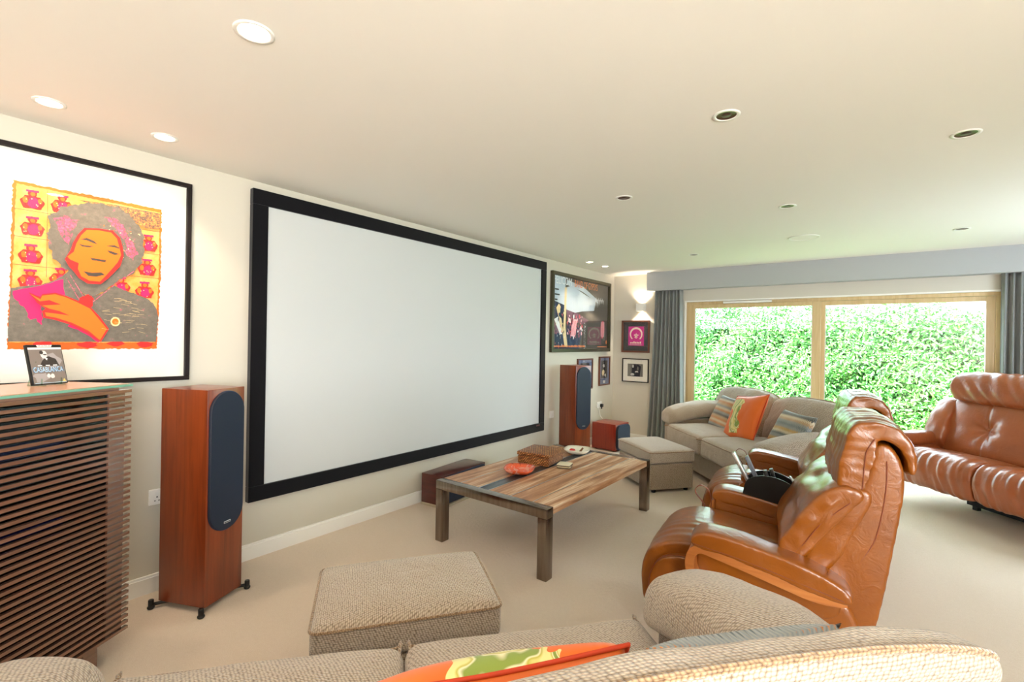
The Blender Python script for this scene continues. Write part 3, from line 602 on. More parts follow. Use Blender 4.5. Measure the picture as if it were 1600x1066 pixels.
# ------------------------------------------------------------------ ceiling lights, sconce, sockets
m_refl = flat('copper_reflector', (92, 50, 42), .3, .6); m_lamp = flat('lit_lamp', (255, 244, 224), .3, emit=(255, 236, 205), es=9); m_lampoff = flat('unlit_lamp', (70, 52, 46), .3)
def downlight(x, y, label, lit, r=.045, e=14, tilt=(0, 0, -1)):
    t_ = thing('ceiling_downlight', label, 'ceiling light', (x, y, H), 0, 'recessed ceiling downlights')
    a = MB().lathe([(r + .012, -.0005), (r + .012, -.004), (r, -.005), (r - .004, -.002), (r - .004, -.0005)], 28); a.build('trim_ring', m_white, t_, True)
    MB().lathe([(r - .004, -.0022), (r * .82, -.0012), (r * .6, -.0008), (.001, -.0006)], 28).build('reflector', m_lamp if lit else m_refl, t_, True)
    if not lit: MB().lathe([(r * .45, -.0012), (r * .42, -.003), (.001, -.0032)], 20).build('lamp', m_lampoff, t_, True)
    if lit: light('SPOT', 'downlight_beam', (x, y, H - .02), e, (1, .80, .60), tilt, spot_size=math.radians(95), spot_blend=.6, shadow_soft_size=.03)
downlight(.335, .411, 'lit downlight nearest the left edge, above the slatted cabinet', True, e=8, tilt=(-.25, 0, -1))
downlight(.323, .837, 'lit downlight near the top right corner of the big orange print', True, e=8, tilt=(-.25, 0, -1))
downlight(1.559, .719, 'largest downlight, highest in the photo, left of centre', True, e=6, r=.05)
downlight(2.656, 2.213, 'unlit downlight above the nearer leather recliner', False)
downlight(3.503, 3.038, 'unlit downlight closest to the upper right edge', False)
downlight(1.789, 3.073, 'unlit downlight over the coffee table', False)
downlight(2.661, 3.91, 'unlit downlight in front of the round ceiling speaker', False)
downlight(3.728, 5.444, 'small downlight near the right end of the pelmet', False)
downlight(1.535, 5.472, 'small downlight in front of the left end of the pelmet', False)
downlight(.321, 5.304, 'left one of the two small downlights over the framed concert poster', True, .04, 9)
downlight(.334, 5.698, 'right one of the two small downlights over the framed concert poster', True, .04, 9)
cs = thing('ceiling_speaker', 'flush round white speaker grille in the ceiling near the window', 'speaker', (2.63, 5.124, H))
MB().lathe([(.125, -.0005), (.125, -.005), (.118, -.006), (.117, -.003)], 36).build('rim', m_white, cs, True); MB().lathe([(.117, -.003), (.06, -.004), (.001, -.004)], 36).build('grille', m_ceil, cs, True)
sn = thing('wall_light', 'white box wall light shining up and down beside the curtain', 'wall light', (.455, YB - .001, 1.945))
s_ = MB(); s_.box(-.055, .055, -.115, -.105, -.055, .055).box(-.055, -.045, -.105, 0, -.055, .055).box(.045, .055, -.105, 0, -.055, .055).box(-.045, .045, -.012, 0, -.055, .055); s_.build('shade', m_plastic, sn)
MB().box(-.03, .03, -.09, -.03, -.012, .012, bev=.004).build('bulb', m_lamp, sn)
light('SPOT', 'wall_light_up', (.455, YB - .06, 1.99), 5, (1, .86, .68), (0, .12, 1), spot_size=math.radians(110), spot_blend=.5, shadow_soft_size=.02)
light('SPOT', 'wall_light_down', (.455, YB - .06, 1.90), 5, (1, .86, .68), (0, .12, -1), spot_size=math.radians(110), spot_blend=.5, shadow_soft_size=.02)

def socket(x, y, z, label, wdt=.147, plug=False, double=True, name='wall_socket', cat='socket'):
    t_ = thing(name, label, cat, (x, y, z), PI / 2); MB().box(-wdt / 2, wdt / 2, -.012, 0, -.043, .043, bev=.004).build('plate', m_plastic, t_)
    if double:
        for sx in (-.036, .036):
            q = MB().box(sx - .018, sx + .018, -.0125, -.0119, -.028, .006); 
            q.box(sx - .003, sx + .003, -.0135, -.012, -.004, .004, 1).box(sx - .013, sx - .006, -.0135, -.012, -.022, -.018, 1).box(sx + .006, sx + .013, -.0135, -.012, -.022, -.018, 1); q.build('outlet', [m_plastic, m_blackmatte], t_)
            MB().box(sx - .008, sx + .008, -.016, -.012, .014, .03, bev=.002).build('switch', m_plastic, t_)
    else: MB().box(-.012, .012, -.018, -.012, -.016, .016, bev=.002).build('switch', m_plastic, t_)
    if plug: MB().box(.014, .058, -.05, -.012, -.035, .012, bev=.008).box(.032, .042, -.035, -.02, -.06, -.033).build('plug', m_black, t_)
    return t_
socket(.002, .955, .527, 'double wall socket between the slatted cabinet and the near tower speaker')
socket(.002, 6.23, .535, 'double socket with black plug above the box speaker in the corner', plug=True)
socket(.002, 4.975, .535, 'small blank white plate on the wall left of the far tower speaker', .08, double=False, name='light_switch', cat='switch')

# ------------------------------------------------------------------ speakers (local: front faces +x, near corner of the front at origin, width along +y)
def stadium(w_, h_, r_, n=12):
    P = []
    for (cx, cz, a0) in ((w_ / 2 - r_, h_ / 2 - r_, 0), (-w_ / 2 + r_, h_ / 2 - r_, 90), (-w_ / 2 + r_, -h_ / 2 + r_, 180), (w_ / 2 - r_, -h_ / 2 + r_, 270)):
        for k in range(n + 1): a = math.radians(a0 + 90 * k / n); P.append((cx + r_ * math.cos(a), cz + r_ * math.sin(a)))
    return P
def grille(par, x, yc, zc, w_, h_, r_, th=.014):
    P = stadium(w_, h_, r_); N = len(P); vs = []; fs = []
    for k, (dx, s_) in enumerate(((0, 0), (th * .6, 0), (th, .004))):
        Q = stadium(w_ - 2 * s_, h_ - 2 * s_, r_ - s_); vs += [(x + dx, yc + a, zc + b_) for a, b_ in Q]
    for j in range(2):
        for i in range(N): i2 = (i + 1) % N; fs.append((j * N + i, j * N + i2, (j + 1) * N + i2, (j + 1) * N + i))
    fs.append(tuple(2 * N + i for i in range(N))); fs.append(tuple(reversed(range(N))))
    return smooth_by_angle(mesh('grille', vs, fs, m_grille, par))
def tower(name, label, x, y, phi):
    t_ = thing(name, label, 'speaker', (x, y, 0), phi); w_, d_, h_ = .242, .295, 1.12
    smooth_by_angle(MB().box(-d_, 0, 0, w_, .03, .03 + h_, bev=.003).build('cabinet', m_cherry, t_))
    b = grille(t_, .0, w_ / 2, .03 + h_ - .385, .222, .745, .111)
    q = MB().box(.0145, .0175, w_ / 2 - .022, w_ / 2 + .022, .03 + h_ - .72, .03 + h_ - .708, bev=.002)
    for k in range(7): q.box(.0175, .0178, w_ / 2 - .018 + k * .0053, w_ / 2 - .0145 + k * .0053, .03 + h_ - .7165, .03 + h_ - .7115, 1)
    q.build('badge', [m_silver, m_blackmatte], t_)
    for (fx, fy) in ((.012, -.03), (.012, w_ + .03), (-d_ - .012, -.03), (-d_ - .012, w_ + .03)):
        f_ = MB(); ix = -.06 if fx > 0 else -d_ + .06; iy = .04 if fy < 0 else w_ - .04
        f_.tube([(ix, iy, .024), (fx, fy, .022)], .009, 8); f_.lathe([(.001, .0), (.012, .0), (.017, .006), (.017, .012), (.013, .016)], 16, mat=Matrix.Translation((fx, fy, 0))); f_.build('outrigger_foot', m_rubber, t_, True)
        k_ = MB(); k_.lathe([(.013, .016), (.013, .045), (.011, .048), (.001, .048)], 16, mat=Matrix.Translation((fx, fy, 0))); smooth_by_angle(k_.build('foot_knob', m_black, t_, True))
    return t_
tower('tower_speaker', 'tall cherry tower speaker with dark oval grille beside the slatted cabinet', .471, .998, .418)
tower('tower_speaker', 'tall cherry tower speaker with blue oval grille at the far end of the screen wall', .376, 4.915, -.323)
sb = thing('box_speaker', 'low red-cherry box speaker on the floor in the far corner behind the ottoman', 'speaker', (.488, 5.768, 0), -.091)
smooth_by_angle(MB().box(-.36, 0, 0, .34, .015, .36, bev=.004).build('cabinet', m_cherryred, sb)); grille(sb, 0, .17, .185, .325, .325, .07, .03)
MB().box(-.33, -.30, .03, .06, 0, .016).box(-.06, -.03, .03, .06, 0, .016).box(-.33, -.30, .28, .31, 0, .016).box(-.06, -.03, .28, .31, 0, .016).build('feet', m_rubber, sb)
cable = MB().tube([tuple(p) for p in catmull([(.018, 6.2, .49), (.05, 6.17, .42), (.09, 6.12, .39), (.16, 6.05, .372)], 8, False)], .004, 8); tag(cable.build('power_cable', m_plastic, None, True), 'white cable running from the corner socket down to the box speaker', 'cable')
cp = thing('centre_speaker', 'low dark cherry centre speaker with blue grille on the floor under the screen', 'speaker', (.285, 2.861, 0), .10)
smooth_by_angle(MB().box(-.235, 0, 0, .625, .02, .27, bev=.004).build('cabinet', m_cherrydark, cp)); grille(cp, 0, .3125, .145, .60, .235, .035, .014)
q = MB().box(.0145, .017, .35, .39, .06, .07, bev=.002); q.build('badge', m_silver, cp)
MB().box(-.235, .02, -.01, .632, 0, .02, bev=.004).build('plinth', flat('stone_plinth', (190, 176, 150), .6), cp)

# ------------------------------------------------------------------ slatted cabinet
ad = Vector((.52, -.86, 0)).normalized(); cph = math.atan2(ad.y, ad.x)   # local +x runs along the front towards the left edge of the photo, local +y goes to the back
P0 = Vector((.545, .662, 0))
cb = thing('slatted_cabinet', 'tall dark slatted media cabinet with glass top in the left corner', 'cabinet', tuple(P0), cph)
# local frame: x along front, front faces local +y
CL, CD, Z0, Z1 = 1.10, .42, .115, 1.185; S = 1
for k in range(41):
    z = Z0 + k * (Z1 - Z0 - .012) / 40
    sl = MB().box(-.004, CL, -.016, 0, z, z + .0125); sl.build('slat', m_darkwood, cb)
MB().box(.012, .085, -.034, -.018, Z0, Z1).box(CL - .085, CL - .012, -.034, -.018, Z0, Z1).box(.085, CL - .085, -.034, -.018, Z1 - .012, Z1).build('door_frame', m_darkwood, cb)
MB().box(.01, CL - .01, -CD, -CD + .02, Z0, Z1).box(.01, .03, -CD + .02, -.036, Z0, Z1).box(CL - .03, CL - .01, -CD + .02, -.036, Z0, Z1).box(.03, CL - .03, -CD + .02, -.036, Z0, Z0 + .02).box(.03, CL - .03, -CD + .02, -.036, Z1 - .02, Z1).box(.03, CL - .03, -CD + .02, -.06, .62, .635).box(.03, CL - .03, -CD + .02, -.06, .90, .912).build('carcass', flat('cabinet_interior', (30, 22, 20), .6), cb)
dp = MB().box(.086, CL - .086, -.03, -.026, Z0 + .001, Z1 - .013); dp.build('glass_door', glassm('smoked_glass', tint=(70, 70, 76)), cb)
MB().box(-.006, CL, -CD, .004, Z1 + .014, Z1 + .024, bev=.0015).build('glass_top', m_gedge, cb)
MB().box(.02, CL - .02, -CD, -.04, Z1, Z1 + .013).build('top_board', flat('top_board', (168, 120, 96), .5), cb)
MB().box(.0, CL - .012, -CD + .01, -.012, Z1 + .0241, Z1 + .0262).build('top_surface', flat('warm_top', (196, 150, 124), .25), cb)
for fx in (.10, CL - .16):
    for fy in (-.085, -CD + .03): MB().box(fx, fx + .06, fy, fy + .045, 0, Z0).build('leg', m_darkwood, cb)
MB().box(.16, CL - .16, -.075, -.065, .075, Z0 - .001).build('rail', m_darkwood, cb)
def cabitem(name, label, cat, x0, x1, z0, h_, extra=None, ydep=.28):
    o = thing(name, label, cat, tuple(P0 + ad * ((x0 + x1) / 2)) , cph); o.location.z = z0; wd = (x1 - x0) / 2
    MB().box(-wd, wd, -.08 - ydep, -.08, .006, h_, bev=.003).build('case', m_black, o); MB().box(-wd + .02, wd - .02, -.0795, -.079, h_ * .35, h_ * .7).build('display', flat('blue_display', (20, 40, 90), .2, emit=(40, 90, 220), es=1.2), o)
    MB().lathe([(.018, 0), (.018, .012), (.001, .012)], 20, mat=Matrix.Translation((wd * .6, -.08, h_ * .5)) @ Matrix.Rotation(-PI / 2, 4, 'X')).build('knob', m_silver, o, True)
    MB().box(-wd + .02, -wd + .05, -.3, -.1, 0, .006).box(wd - .05, wd - .02, -.3, -.1, 0, .006).build('feet', m_rubber, o)
cabitem('av_receiver', 'black receiver box with blue display behind the upper slats of the cabinet', 'receiver', .2, .63, .912, .15)
cabitem('disc_player', 'slim black disc player behind the middle slats of the cabinet', 'player', .2, .63, .635, .08)

# disc case on a clear stand, on the cabinet
dv = thing('disc_case', 'leaning film disc case with grey cover and blue CASABLANCA title on the cabinet', 'disc case', (.432, .418, Z1 + .0265), math.atan2(.87, -.49) )
ln = math.radians(14); tl = Matrix.Translation((0, 0, .004)) @ Matrix.Rotation(-ln, 4, 'X')
mb = MB().box(-.068, .068, 0, .013, 0, .171, bev=.003, mat=tl); smooth_by_angle(mb.build('case', m_black, dv))
mb = MB(); L = [-.0004]
dm = [flat('cover_grey', (128, 116, 108), .35), flat('cover_light', (222, 216, 208), .35), flat('cover_dark', (58, 50, 46), .35), flat('cover_white', (240, 236, 230), .35), flat('title_blue', (190, 222, 246), .35), flat('title_blue_edge', (60, 110, 150), .35), flat('rating_yellow', (236, 200, 110), .35), flat('cover_mist', (160, 152, 150), .35)]
lay([(-.063, .004), (.064, .004), (.064, .158), (-.063, .158)], 0); lay([(-.063, .150), (.064, .150), (.064, .158), (-.063, .158)], 3); lay([(-.026, .16), (.026, .16), (.03, .169), (-.03, .169)], 3)
lay(blob(.02, .1, .035, .03, 14, .2), 7); lay(blob(-.03, .03, .03, .02, 14, .3), 7); lay([(-.03, .078), (.045, .078), (.035, .108), (.01, .12), (-.006, .115), (-.02, .098)], 2)
lay(blob(-.008, .128, .013, .017, 12, .05), 1); lay(blob(-.016, .137, .008, .008, 9), 2); lay(blob(-.004, .127, .008, .003, 8), 2); lay([(-.006, .112), (.004, .112), (0, .102)], 3)
for a in (-.03, 0, .028): lay([(a - .008, .079), (a + .008, .079), (a + .008, .083), (a - .008, .083)], 3)
L[0] -= .0002
addtext(mb, 'CASABLANCA', 0, .052, L[0], .033, 5, 'CENTER', .57); L[0] -= .0002; addtext(mb, 'CASABLANCA', -.001, .053, L[0], .031, 4, 'CENTER', .57)
lay(blob(-.004, .036, .007, .009, 9), 1); lay(blob(.01, .034, .008, .01, 9), 1); lay([(.046, .008), (.06, .008), (.053, .022)], 6); lay([(-.06, .006), (.062, .006), (.062, .0075), (-.06, .0075)], 4)
addtext(mb, '4K ULTRA HD', 0, .1615, L[0] - .0001, .0085, 2, 'CENTER', .9)
for i, v in enumerate(mb.v): mb.v[i] = tl @ v
mb.build('cover', dm, dv, fix=False)
st = thing('display_stand', 'small clear stand holding up the film disc case', 'stand', (.432, .418, Z1 + .0265), math.atan2(.87, -.49))
for sx in (-.045, .03): MB().box(sx, sx + .003, -.03, .06, 0, .004).box(sx, sx + .003, -.012, -.008, .004, .03).add([(sx, .055, 0), (sx + .003, .055, 0), (sx + .003, .02, .1), (sx, .02, .1), (sx, .06, 0), (sx + .003, .06, 0), (sx + .003, .024, .1), (sx, .024, .1)], [(0, 1, 2, 3), (4, 7, 6, 5), (0, 3, 7, 4), (1, 5, 6, 2), (3, 2, 6, 7)]).build('side_prop', m_greenglass, st)

# ------------------------------------------------------------------ coffee table
ct = thing('coffee_table', 'low coffee table with reclaimed plank top and square steel legs', 'table', (1.174, 3.193, 0))
hw_, hl, ht = .473, .804, .43
for sx in (-1, 1):
    for sy in (-1, 1):
        x = sx * (hw_ - .034); y = sy * (hl - .034)
        smooth_by_angle(MB().box(x - .034, x + .034, y - .034, y + .034, 0, ht - .06, bev=.003).build('leg', m_steel, ct))
smooth_by_angle(MB().box(-hw_, hw_, -hl, -hl + .07, ht - .06, ht, bev=.003).build('end_rail', m_steel, ct)); smooth_by_angle(MB().box(-hw_, hw_, hl - .07, hl, ht - .06, ht, bev=.003).build('end_rail', m_steel, ct))
xs = [(-hw_ + .002, -.30), (-.297, -.128), (-.04, .142), (.145, .318), (.321, hw_ - .002)]
for k, (a, b_) in enumerate(xs):
    MB().box(a, b_, -hl + .0705, hl - .0705, ht - .045, ht - .002, bev=.003).build('plank', m_planks[k % 3], ct)
MB().box(-.127, -.041, -hl + .0705, hl - .0705, ht - .045, ht - .004, bev=.002).build('metal_strip', m_dsteel, ct)

for x_ in (-.2985, -.128 + .0005, -.0405, .1435, .3195): MB().box(x_ - .0015, x_ + .0015, -hl + .0706, hl - .0706, ht - .02, ht - .0005).build('inlay', m_silver, ct)

# things on the table
t = NT('wicker'); br = t.n('ShaderNodeTexBrick'); br.inputs['Scale'].default_value = 17; br.inputs['Brick Width'].default_value = .35; br.inputs['Row Height'].default_value = .2; br.inputs['Mortar Size'].default_value = .05; br.inputs['Color1'].default_value = lin((236, 164, 92)); br.inputs['Color2'].default_value = lin((168, 92, 38)); br.inputs['Mortar'].default_value = lin((70, 34, 14))
sp = t.n('ShaderNodeSeparateXYZ'); v = t.obj(); t.l(v, sp.inputs[0]); cbx = t.n('ShaderNodeCombineXYZ'); t.l(t.math('ADD', sp.outputs[0], sp.outputs[1]), cbx.inputs[0]); t.l(t.math('ADD', sp.outputs[2], t.math('MULTIPLY', sp.outputs[1], .6)), cbx.inputs[1]); t.l(cbx.outputs[0], br.inputs['Vector'])
t.col(br.outputs['Color']); t.bump(t.math('SUBTRACT', 1, br.outputs['Fac']), 1, .003); t.b.inputs['Roughness'].default_value = .45; m_wick = t.m
bk = thing('wicker_box', 'lidded woven wicker box on the coffee table', 'basket', (1.12, 3.208, ht), .143)
smooth_by_angle(MB().box(-.28, 0, 0, .30, 0, .062, bev=.008).build('box', m_wick, bk)); smooth_by_angle(MB().box(-.286, .006, -.006, .306, .064, .096, bev=.010).build('lid', m_wick, bk))
def dish(name, label, x, y, rz, rx, ry, mat, spots, ci):
    o = thing(name, label, 'dish', (x, y, ht - .002), rz); vs = []; fs = []; n = 36; prof = [(.0, .006), (.35, .005), (.62, .012), (.85, .028), (1, .045), (1.01, .042), (.86, .02), (.62, .004), (.45, 0), (.0, 0)]
    for r_, z in prof:
        for k in range(n):
            a = 2 * PI * k / n; sq = 1 / (abs(math.cos(a)) ** 3.2 + abs(math.sin(a)) ** 3.2) ** (1 / 3.2); vs.append((rx * max(r_, .001) * math.cos(a) * sq, ry * max(r_, .001) * math.sin(a) * sq, z))
    for i in range(len(prof) - 1):
        for k in range(n): k2 = (k + 1) % n; fs.append((i * n + k, i * n + k2, (i + 1) * n + k2, (i + 1) * n + k))
    mesh('bowl', vs, fs, mat, o)
    return o
t = NT('coral_glaze'); t.col(t.ramp(t.noise(t.obj(), 16, 3, .5, 1.5), [(.42, (232, 150, 126)), (.5, (226, 84, 50)), (.62, (240, 110, 60)), (.7, (176, 50, 30))])); t.b.inputs['Roughness'].default_value = .15; m_coral = t.m
dish('painted_dish', 'square coral-red painted dish near the wicker box on the table', 1.04, 2.93, .5, .115, .115, m_coral, 0, 0)
dish('cream_dish', 'shallow cream dish holding trinkets behind the wicker box', 1.05, 3.79, .3, .115, .115, flat('cream_glaze', (236, 230, 210), .2), 0, 0)
tr = MB(); vs, fs = rbox(.05, .04, .03, .012, k=3, m=4); tr.add([v + Vector((1.01, 3.77, ht + .006)) for v in vs], fs); tag(tr.build('trinket', flat('red_glass', (196, 40, 36), .2), None, True), 'red trinket lying in the cream dish', 'ornament')
tr = MB().tube([(1.07, 3.80, ht + .012), (1.085, 3.83, ht + .045)], [.01, .008], 10); tag(tr.build('trinket', flat('brown_wood', (120, 72, 30), .4), None, True), 'brown upright trinket standing in the cream dish', 'ornament')
for k in range(4):
    a = .0 + .12 * (k % 2) - .06 * k; o = MB().box(-.052, .052, -.052, .052, 0, .0075, bev=.002); q = o.build('coaster', [flat('coaster_edge_%d' % k, (90, 70, 50), .6)] if k % 2 else [flat('coaster_%d' % k, (214, 200, 164), .6)], None, loc=(1.215, 3.30, ht - .002 + .008 * k), rot=(0, 0, .35 + a))
    tag(q, ['dark coaster at the bottom of the stack beside the wicker box', 'pale coaster second from the bottom of the stack', 'dark coaster just under the top one of the stack', 'cream coaster on top of the stack beside the wicker box'][[0, 1, 2, 3][k]], 'coaster', 'stack of coasters')
for q, k in zip([o for o in D.objects if o.name.startswith('coaster')], range(4)):
    q.data.materials.clear(); q.data.materials.append(flat('coaster_face_%d' % k, [(84, 64, 48), (206, 190, 150), (92, 72, 52), (226, 216, 186)][k], .6))

# ------------------------------------------------------------------ upholstery
def piping(path, r, parent, name='piping', closed=True, mat=None): return MB().tube(path, r, 8, 0, closed).build(name, mat or m_pipe, parent, True)
def ottoman(name, label, corner, phi, w_=.665, d_=.47, h_=.445):
    """corner = nearest corner; local x = back direction along -f, y = along width"""
    t_ = thing(name, label, 'ottoman', (corner[0], corner[1], 0), phi)
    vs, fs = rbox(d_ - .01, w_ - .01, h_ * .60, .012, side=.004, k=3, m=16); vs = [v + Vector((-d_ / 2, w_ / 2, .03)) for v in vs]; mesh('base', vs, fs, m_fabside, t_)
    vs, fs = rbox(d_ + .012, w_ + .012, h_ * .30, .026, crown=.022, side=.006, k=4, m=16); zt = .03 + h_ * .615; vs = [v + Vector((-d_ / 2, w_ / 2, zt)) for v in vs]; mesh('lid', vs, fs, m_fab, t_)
    a, b_ = d_ / 2 + .008, w_ / 2 + .008; r_ = .03; path = []
    for cx, cy, a0 in ((a - r_, b_ - r_, 0), (-a + r_, b_ - r_, 90), (-a + r_, -b_ + r_, 180), (a - r_, -b_ + r_, 270)):
        for k in range(5): an = math.radians(a0 + 22.5 * k); path.append((-d_ / 2 + cx + r_ * math.cos(an), w_ / 2 + cy + r_ * math.sin(an), zt + h_ * .30 - .014))
    piping(path, .006, t_)
    for fx in (-.05, -d_ + .05):
        for fy in (.06, w_ - .06): MB().lathe([(.001, 0), (.02, 0), (.024, .03), (.001, .03)], 14, mat=Matrix.Translation((fx, fy, 0))).build('foot', m_black, t_, True)
    return t_
ottoman('ottoman', 'large beige fabric ottoman in the foreground between sofa and coffee table', (1.683, .883), -.622)
ottoman('ottoman', 'beige storage ottoman behind the coffee table beside the far fabric sofa', (1.492, 4.416), -.66, .473, .661, .405)

def fabric_sofa(name, label, loc, rotz, sag=(0, 0)):
    """local: width along x (centre 0), front faces -y, front edge y=0, depth to y=.92"""
    t_ = thing(name, label, 'sofa', loc, rotz); AW = .26; SW = .80; BW = SW + .26; X = SW + AW; DEP = 1.0
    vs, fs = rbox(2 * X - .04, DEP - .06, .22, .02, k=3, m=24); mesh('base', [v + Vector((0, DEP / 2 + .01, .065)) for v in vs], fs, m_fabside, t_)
    for sx in (-1, 1):
        vs, fs = rbox(SW - .006, .84, .20, .045, crown=.03, side=.008, k=4, m=16)
        cu = mesh('seat_cushion', [v + Vector((sx * SW / 2, .375, .285)) for v in vs], fs, m_fab, t_, wr=wn(.006, 5, 7, 5, sx))
        a, b_ = SW / 2 - .016, .412; path = [(sx * SW / 2 + x_, (.375) + y_, .285 + z_) for z_ in (.18,) for (x_, y_) in [(-a, b_), (-a, -b_ + .03), (-a + .03, -b_), (0, -b_ - .006), (a - .03, -b_), (a, -b_ + .03), (a, b_)]]
        piping([tuple(p) for p in catmull(path, 5, False)], .0055, cu, closed=False)
        # back cushion, leaning back
        def lean(p, sx=sx):
            z = p.z; q = Vector((p.x, p.y * (1 - .8 * max(0, z)), p.z)); q.y += .22 * z + .04 * math.sin(z / .52 * PI) * -1; q.z -= .02 * (abs(p.x) / .4) ** 3 * (z > .3); return q
        vs, fs = rbox(BW - .01, .18, .50, .05, crown=.012, side=.02, k=5, m=18, deform=lean)
        bc = mesh('back_cushion', [v + Vector((sx * BW / 2, .70, .42)) for v in vs], fs, m_fab, t_, wr=wn(.010, 6, 6, 5, 4 + sx))
        e_ = BW / 2 - .005; cpts = [(-e_, .30), (-e_ + .002, .42), (-e_ + .022, .488), (-e_ + .07, .507), (-.2, .512), (0, .514), (.2, .512), (e_ - .07, .507), (e_ - .022, .488), (e_ - .002, .42), (e_, .30)]
        pth = []
        for c_ in catmull(cpts, 4, False): q = lean(Vector((c_.x, .052, c_.y))); pth.append((sx * BW / 2 + q.x, .70 + q.y, .42 + q.z))
        piping(pth, .008, bc, closed=False)
    for sx in (-1, 1):
        x0_ = sx * (SW + AW / 2 + .005)
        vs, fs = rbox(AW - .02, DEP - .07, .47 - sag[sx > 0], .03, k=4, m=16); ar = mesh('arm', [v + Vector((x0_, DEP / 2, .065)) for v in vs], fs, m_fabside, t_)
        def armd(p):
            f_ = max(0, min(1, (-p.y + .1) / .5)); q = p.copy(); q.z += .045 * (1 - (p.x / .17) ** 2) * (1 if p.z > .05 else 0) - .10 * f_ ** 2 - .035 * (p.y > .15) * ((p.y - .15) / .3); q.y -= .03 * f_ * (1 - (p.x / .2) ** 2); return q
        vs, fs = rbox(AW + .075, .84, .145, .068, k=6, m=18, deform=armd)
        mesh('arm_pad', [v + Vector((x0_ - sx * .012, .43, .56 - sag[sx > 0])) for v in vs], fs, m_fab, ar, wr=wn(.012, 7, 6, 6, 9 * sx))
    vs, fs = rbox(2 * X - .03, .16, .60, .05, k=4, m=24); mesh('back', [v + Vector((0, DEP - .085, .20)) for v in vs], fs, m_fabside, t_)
    for sx in (-1, 1):
        for y in (.08, DEP - .08): MB().lathe([(.001, 0), (.02, 0), (.028, .066), (.001, .066)], 14, mat=Matrix.Translation((sx * (X - .1), y, 0))).build('foot', m_black, t_, True)
    return t_
def place_front(P, f):   # P front-centre point, f facing direction
    return (P[0], P[1], 0), math.atan2(f[0], -f[1])
fl, fr_ = place_front((1.79, 5.05), (-.73, -.68)); fabric_sofa('fabric_sofa', 'beige two-seat fabric sofa in front of the window', fl, fr_, (0, .045))
nl, nr = place_front((2.067, .965), (-.763, .647)); fabric_sofa('fabric_sofa', 'beige fabric sofa in the foreground seen from behind its back', nl, nr, (-.01, .06))

# scatter cushions: local frame lies in xz plane, thickness along y
def pillow(name, label, w_, h_, th, mat, M_, pipe=None, fringe=None):
    t_ = thing(name, label, 'cushion'); t_.matrix_world = M_; n = 26; vs = []; fs = []
    for sd in (-1, 1):
        for j in range(n + 1):
            for i in range(n + 1):
                u = -1 + 2 * i / n; v = -1 + 2 * j / n; e = (max(0, 1 - u ** 2) * max(0, 1 - v ** 2)) ** .42
                px = u * w_ / 2 * (1 - .07 * (1 - abs(v) ** 1.5) * abs(u) ** 3); pz = v * h_ / 2 * (1 - .07 * (1 - abs(u) ** 1.5) * abs(v) ** 3)
                wr_ = .010 * e * noise.noise(Vector((u * 2.2 + v, v * 2.2 - u, sd + w_))); vs.append((px, sd * (e * th / 2) + wr_, pz))
    W_ = n + 1
    for sd in (0, 1):
        for j in range(n):
            for i in range(n): a = sd * W_ * W_ + j * W_ + i; fs.append((a, a + 1, a + W_ + 1, a + W_))
    mesh('cover', vs, fs, mat, t_)
    if pipe:
        P = []
        for a in [(-1 + 2 * k / n, -1) for k in range(n)] + [(1, -1 + 2 * k / n) for k in range(n)] + [(1 - 2 * k / n, 1) for k in range(n)] + [(-1, 1 - 2 * k / n) for k in range(n)]:
            u, v = a; P.append((u * w_ / 2 * (1 - .07 * (1 - abs(v) ** 1.5) * abs(u) ** 3), 0, v * h_ / 2 * (1 - .07 * (1 - abs(u) ** 1.5) * abs(v) ** 3)))
        MB().tube(P, .0045, 8, 0, True).build('piping', pipe, t_, True)
    return t_
# orange cotton with a leaf print to one side
def orange_mat(name, sx, c0=.075, hw_=.07, zl=.19):
    t = NT(name); v = t.obj(); sp = t.n('ShaderNodeSeparateXYZ'); t.l(v, sp.inputs[0])
    w_ = t.n('ShaderNodeTexWave', wave_type='RINGS', rings_direction='SPHERICAL'); w_.inputs['Scale'].default_value = 9; w_.inputs['Distortion'].default_value = 9; w_.inputs['Detail'].default_value = 2; t.l(t.obj((1, 1, .55), (0, .6, 0)), w_.inputs['Vector'])
    leafc = t.ramp(w_.outputs['Fac'], [(.2, (236, 226, 150)), (.5, (196, 186, 60)), (.72, (250, 240, 200)), (.9, (140, 160, 60))])
    nz = t.noise(v, 9, 2); x = t.math('MULTIPLY', t.math('ADD', sp.outputs[0], t.math('MULTIPLY', sp.outputs[2], .25)), sx)
    band = t.math('ABSOLUTE', t.math('SUBTRACT', x, t.math('ADD', c0, t.math('MULTIPLY', t.math('SUBTRACT', nz, .5), .22)))); mk = t.math('LESS_THAN', band, hw_)
    zz = t.math('LESS_THAN', t.math('ABSOLUTE', sp.outputs[2]), zl); mk = t.math('MULTIPLY', mk, zz); mk = t.math('MULTIPLY', mk, t.math('LESS_THAN', sp.outputs[1], .002))
    t.col(t.mix(mk, (236, 108, 16), leafc)); t.b.inputs['Roughness'].default_value = .5; t.b.inputs['Sheen Weight'].default_value = .3; t.bump(t.noise(v, 6, 2), .3, .02); return t.m
m_or = orange_mat('orange_leaf_cotton', -1); m_or2 = orange_mat('orange_leaf_cotton_near', 1, .03, .09, .3); m_orp = flat('orange_piping', (206, 60, 14), .6)
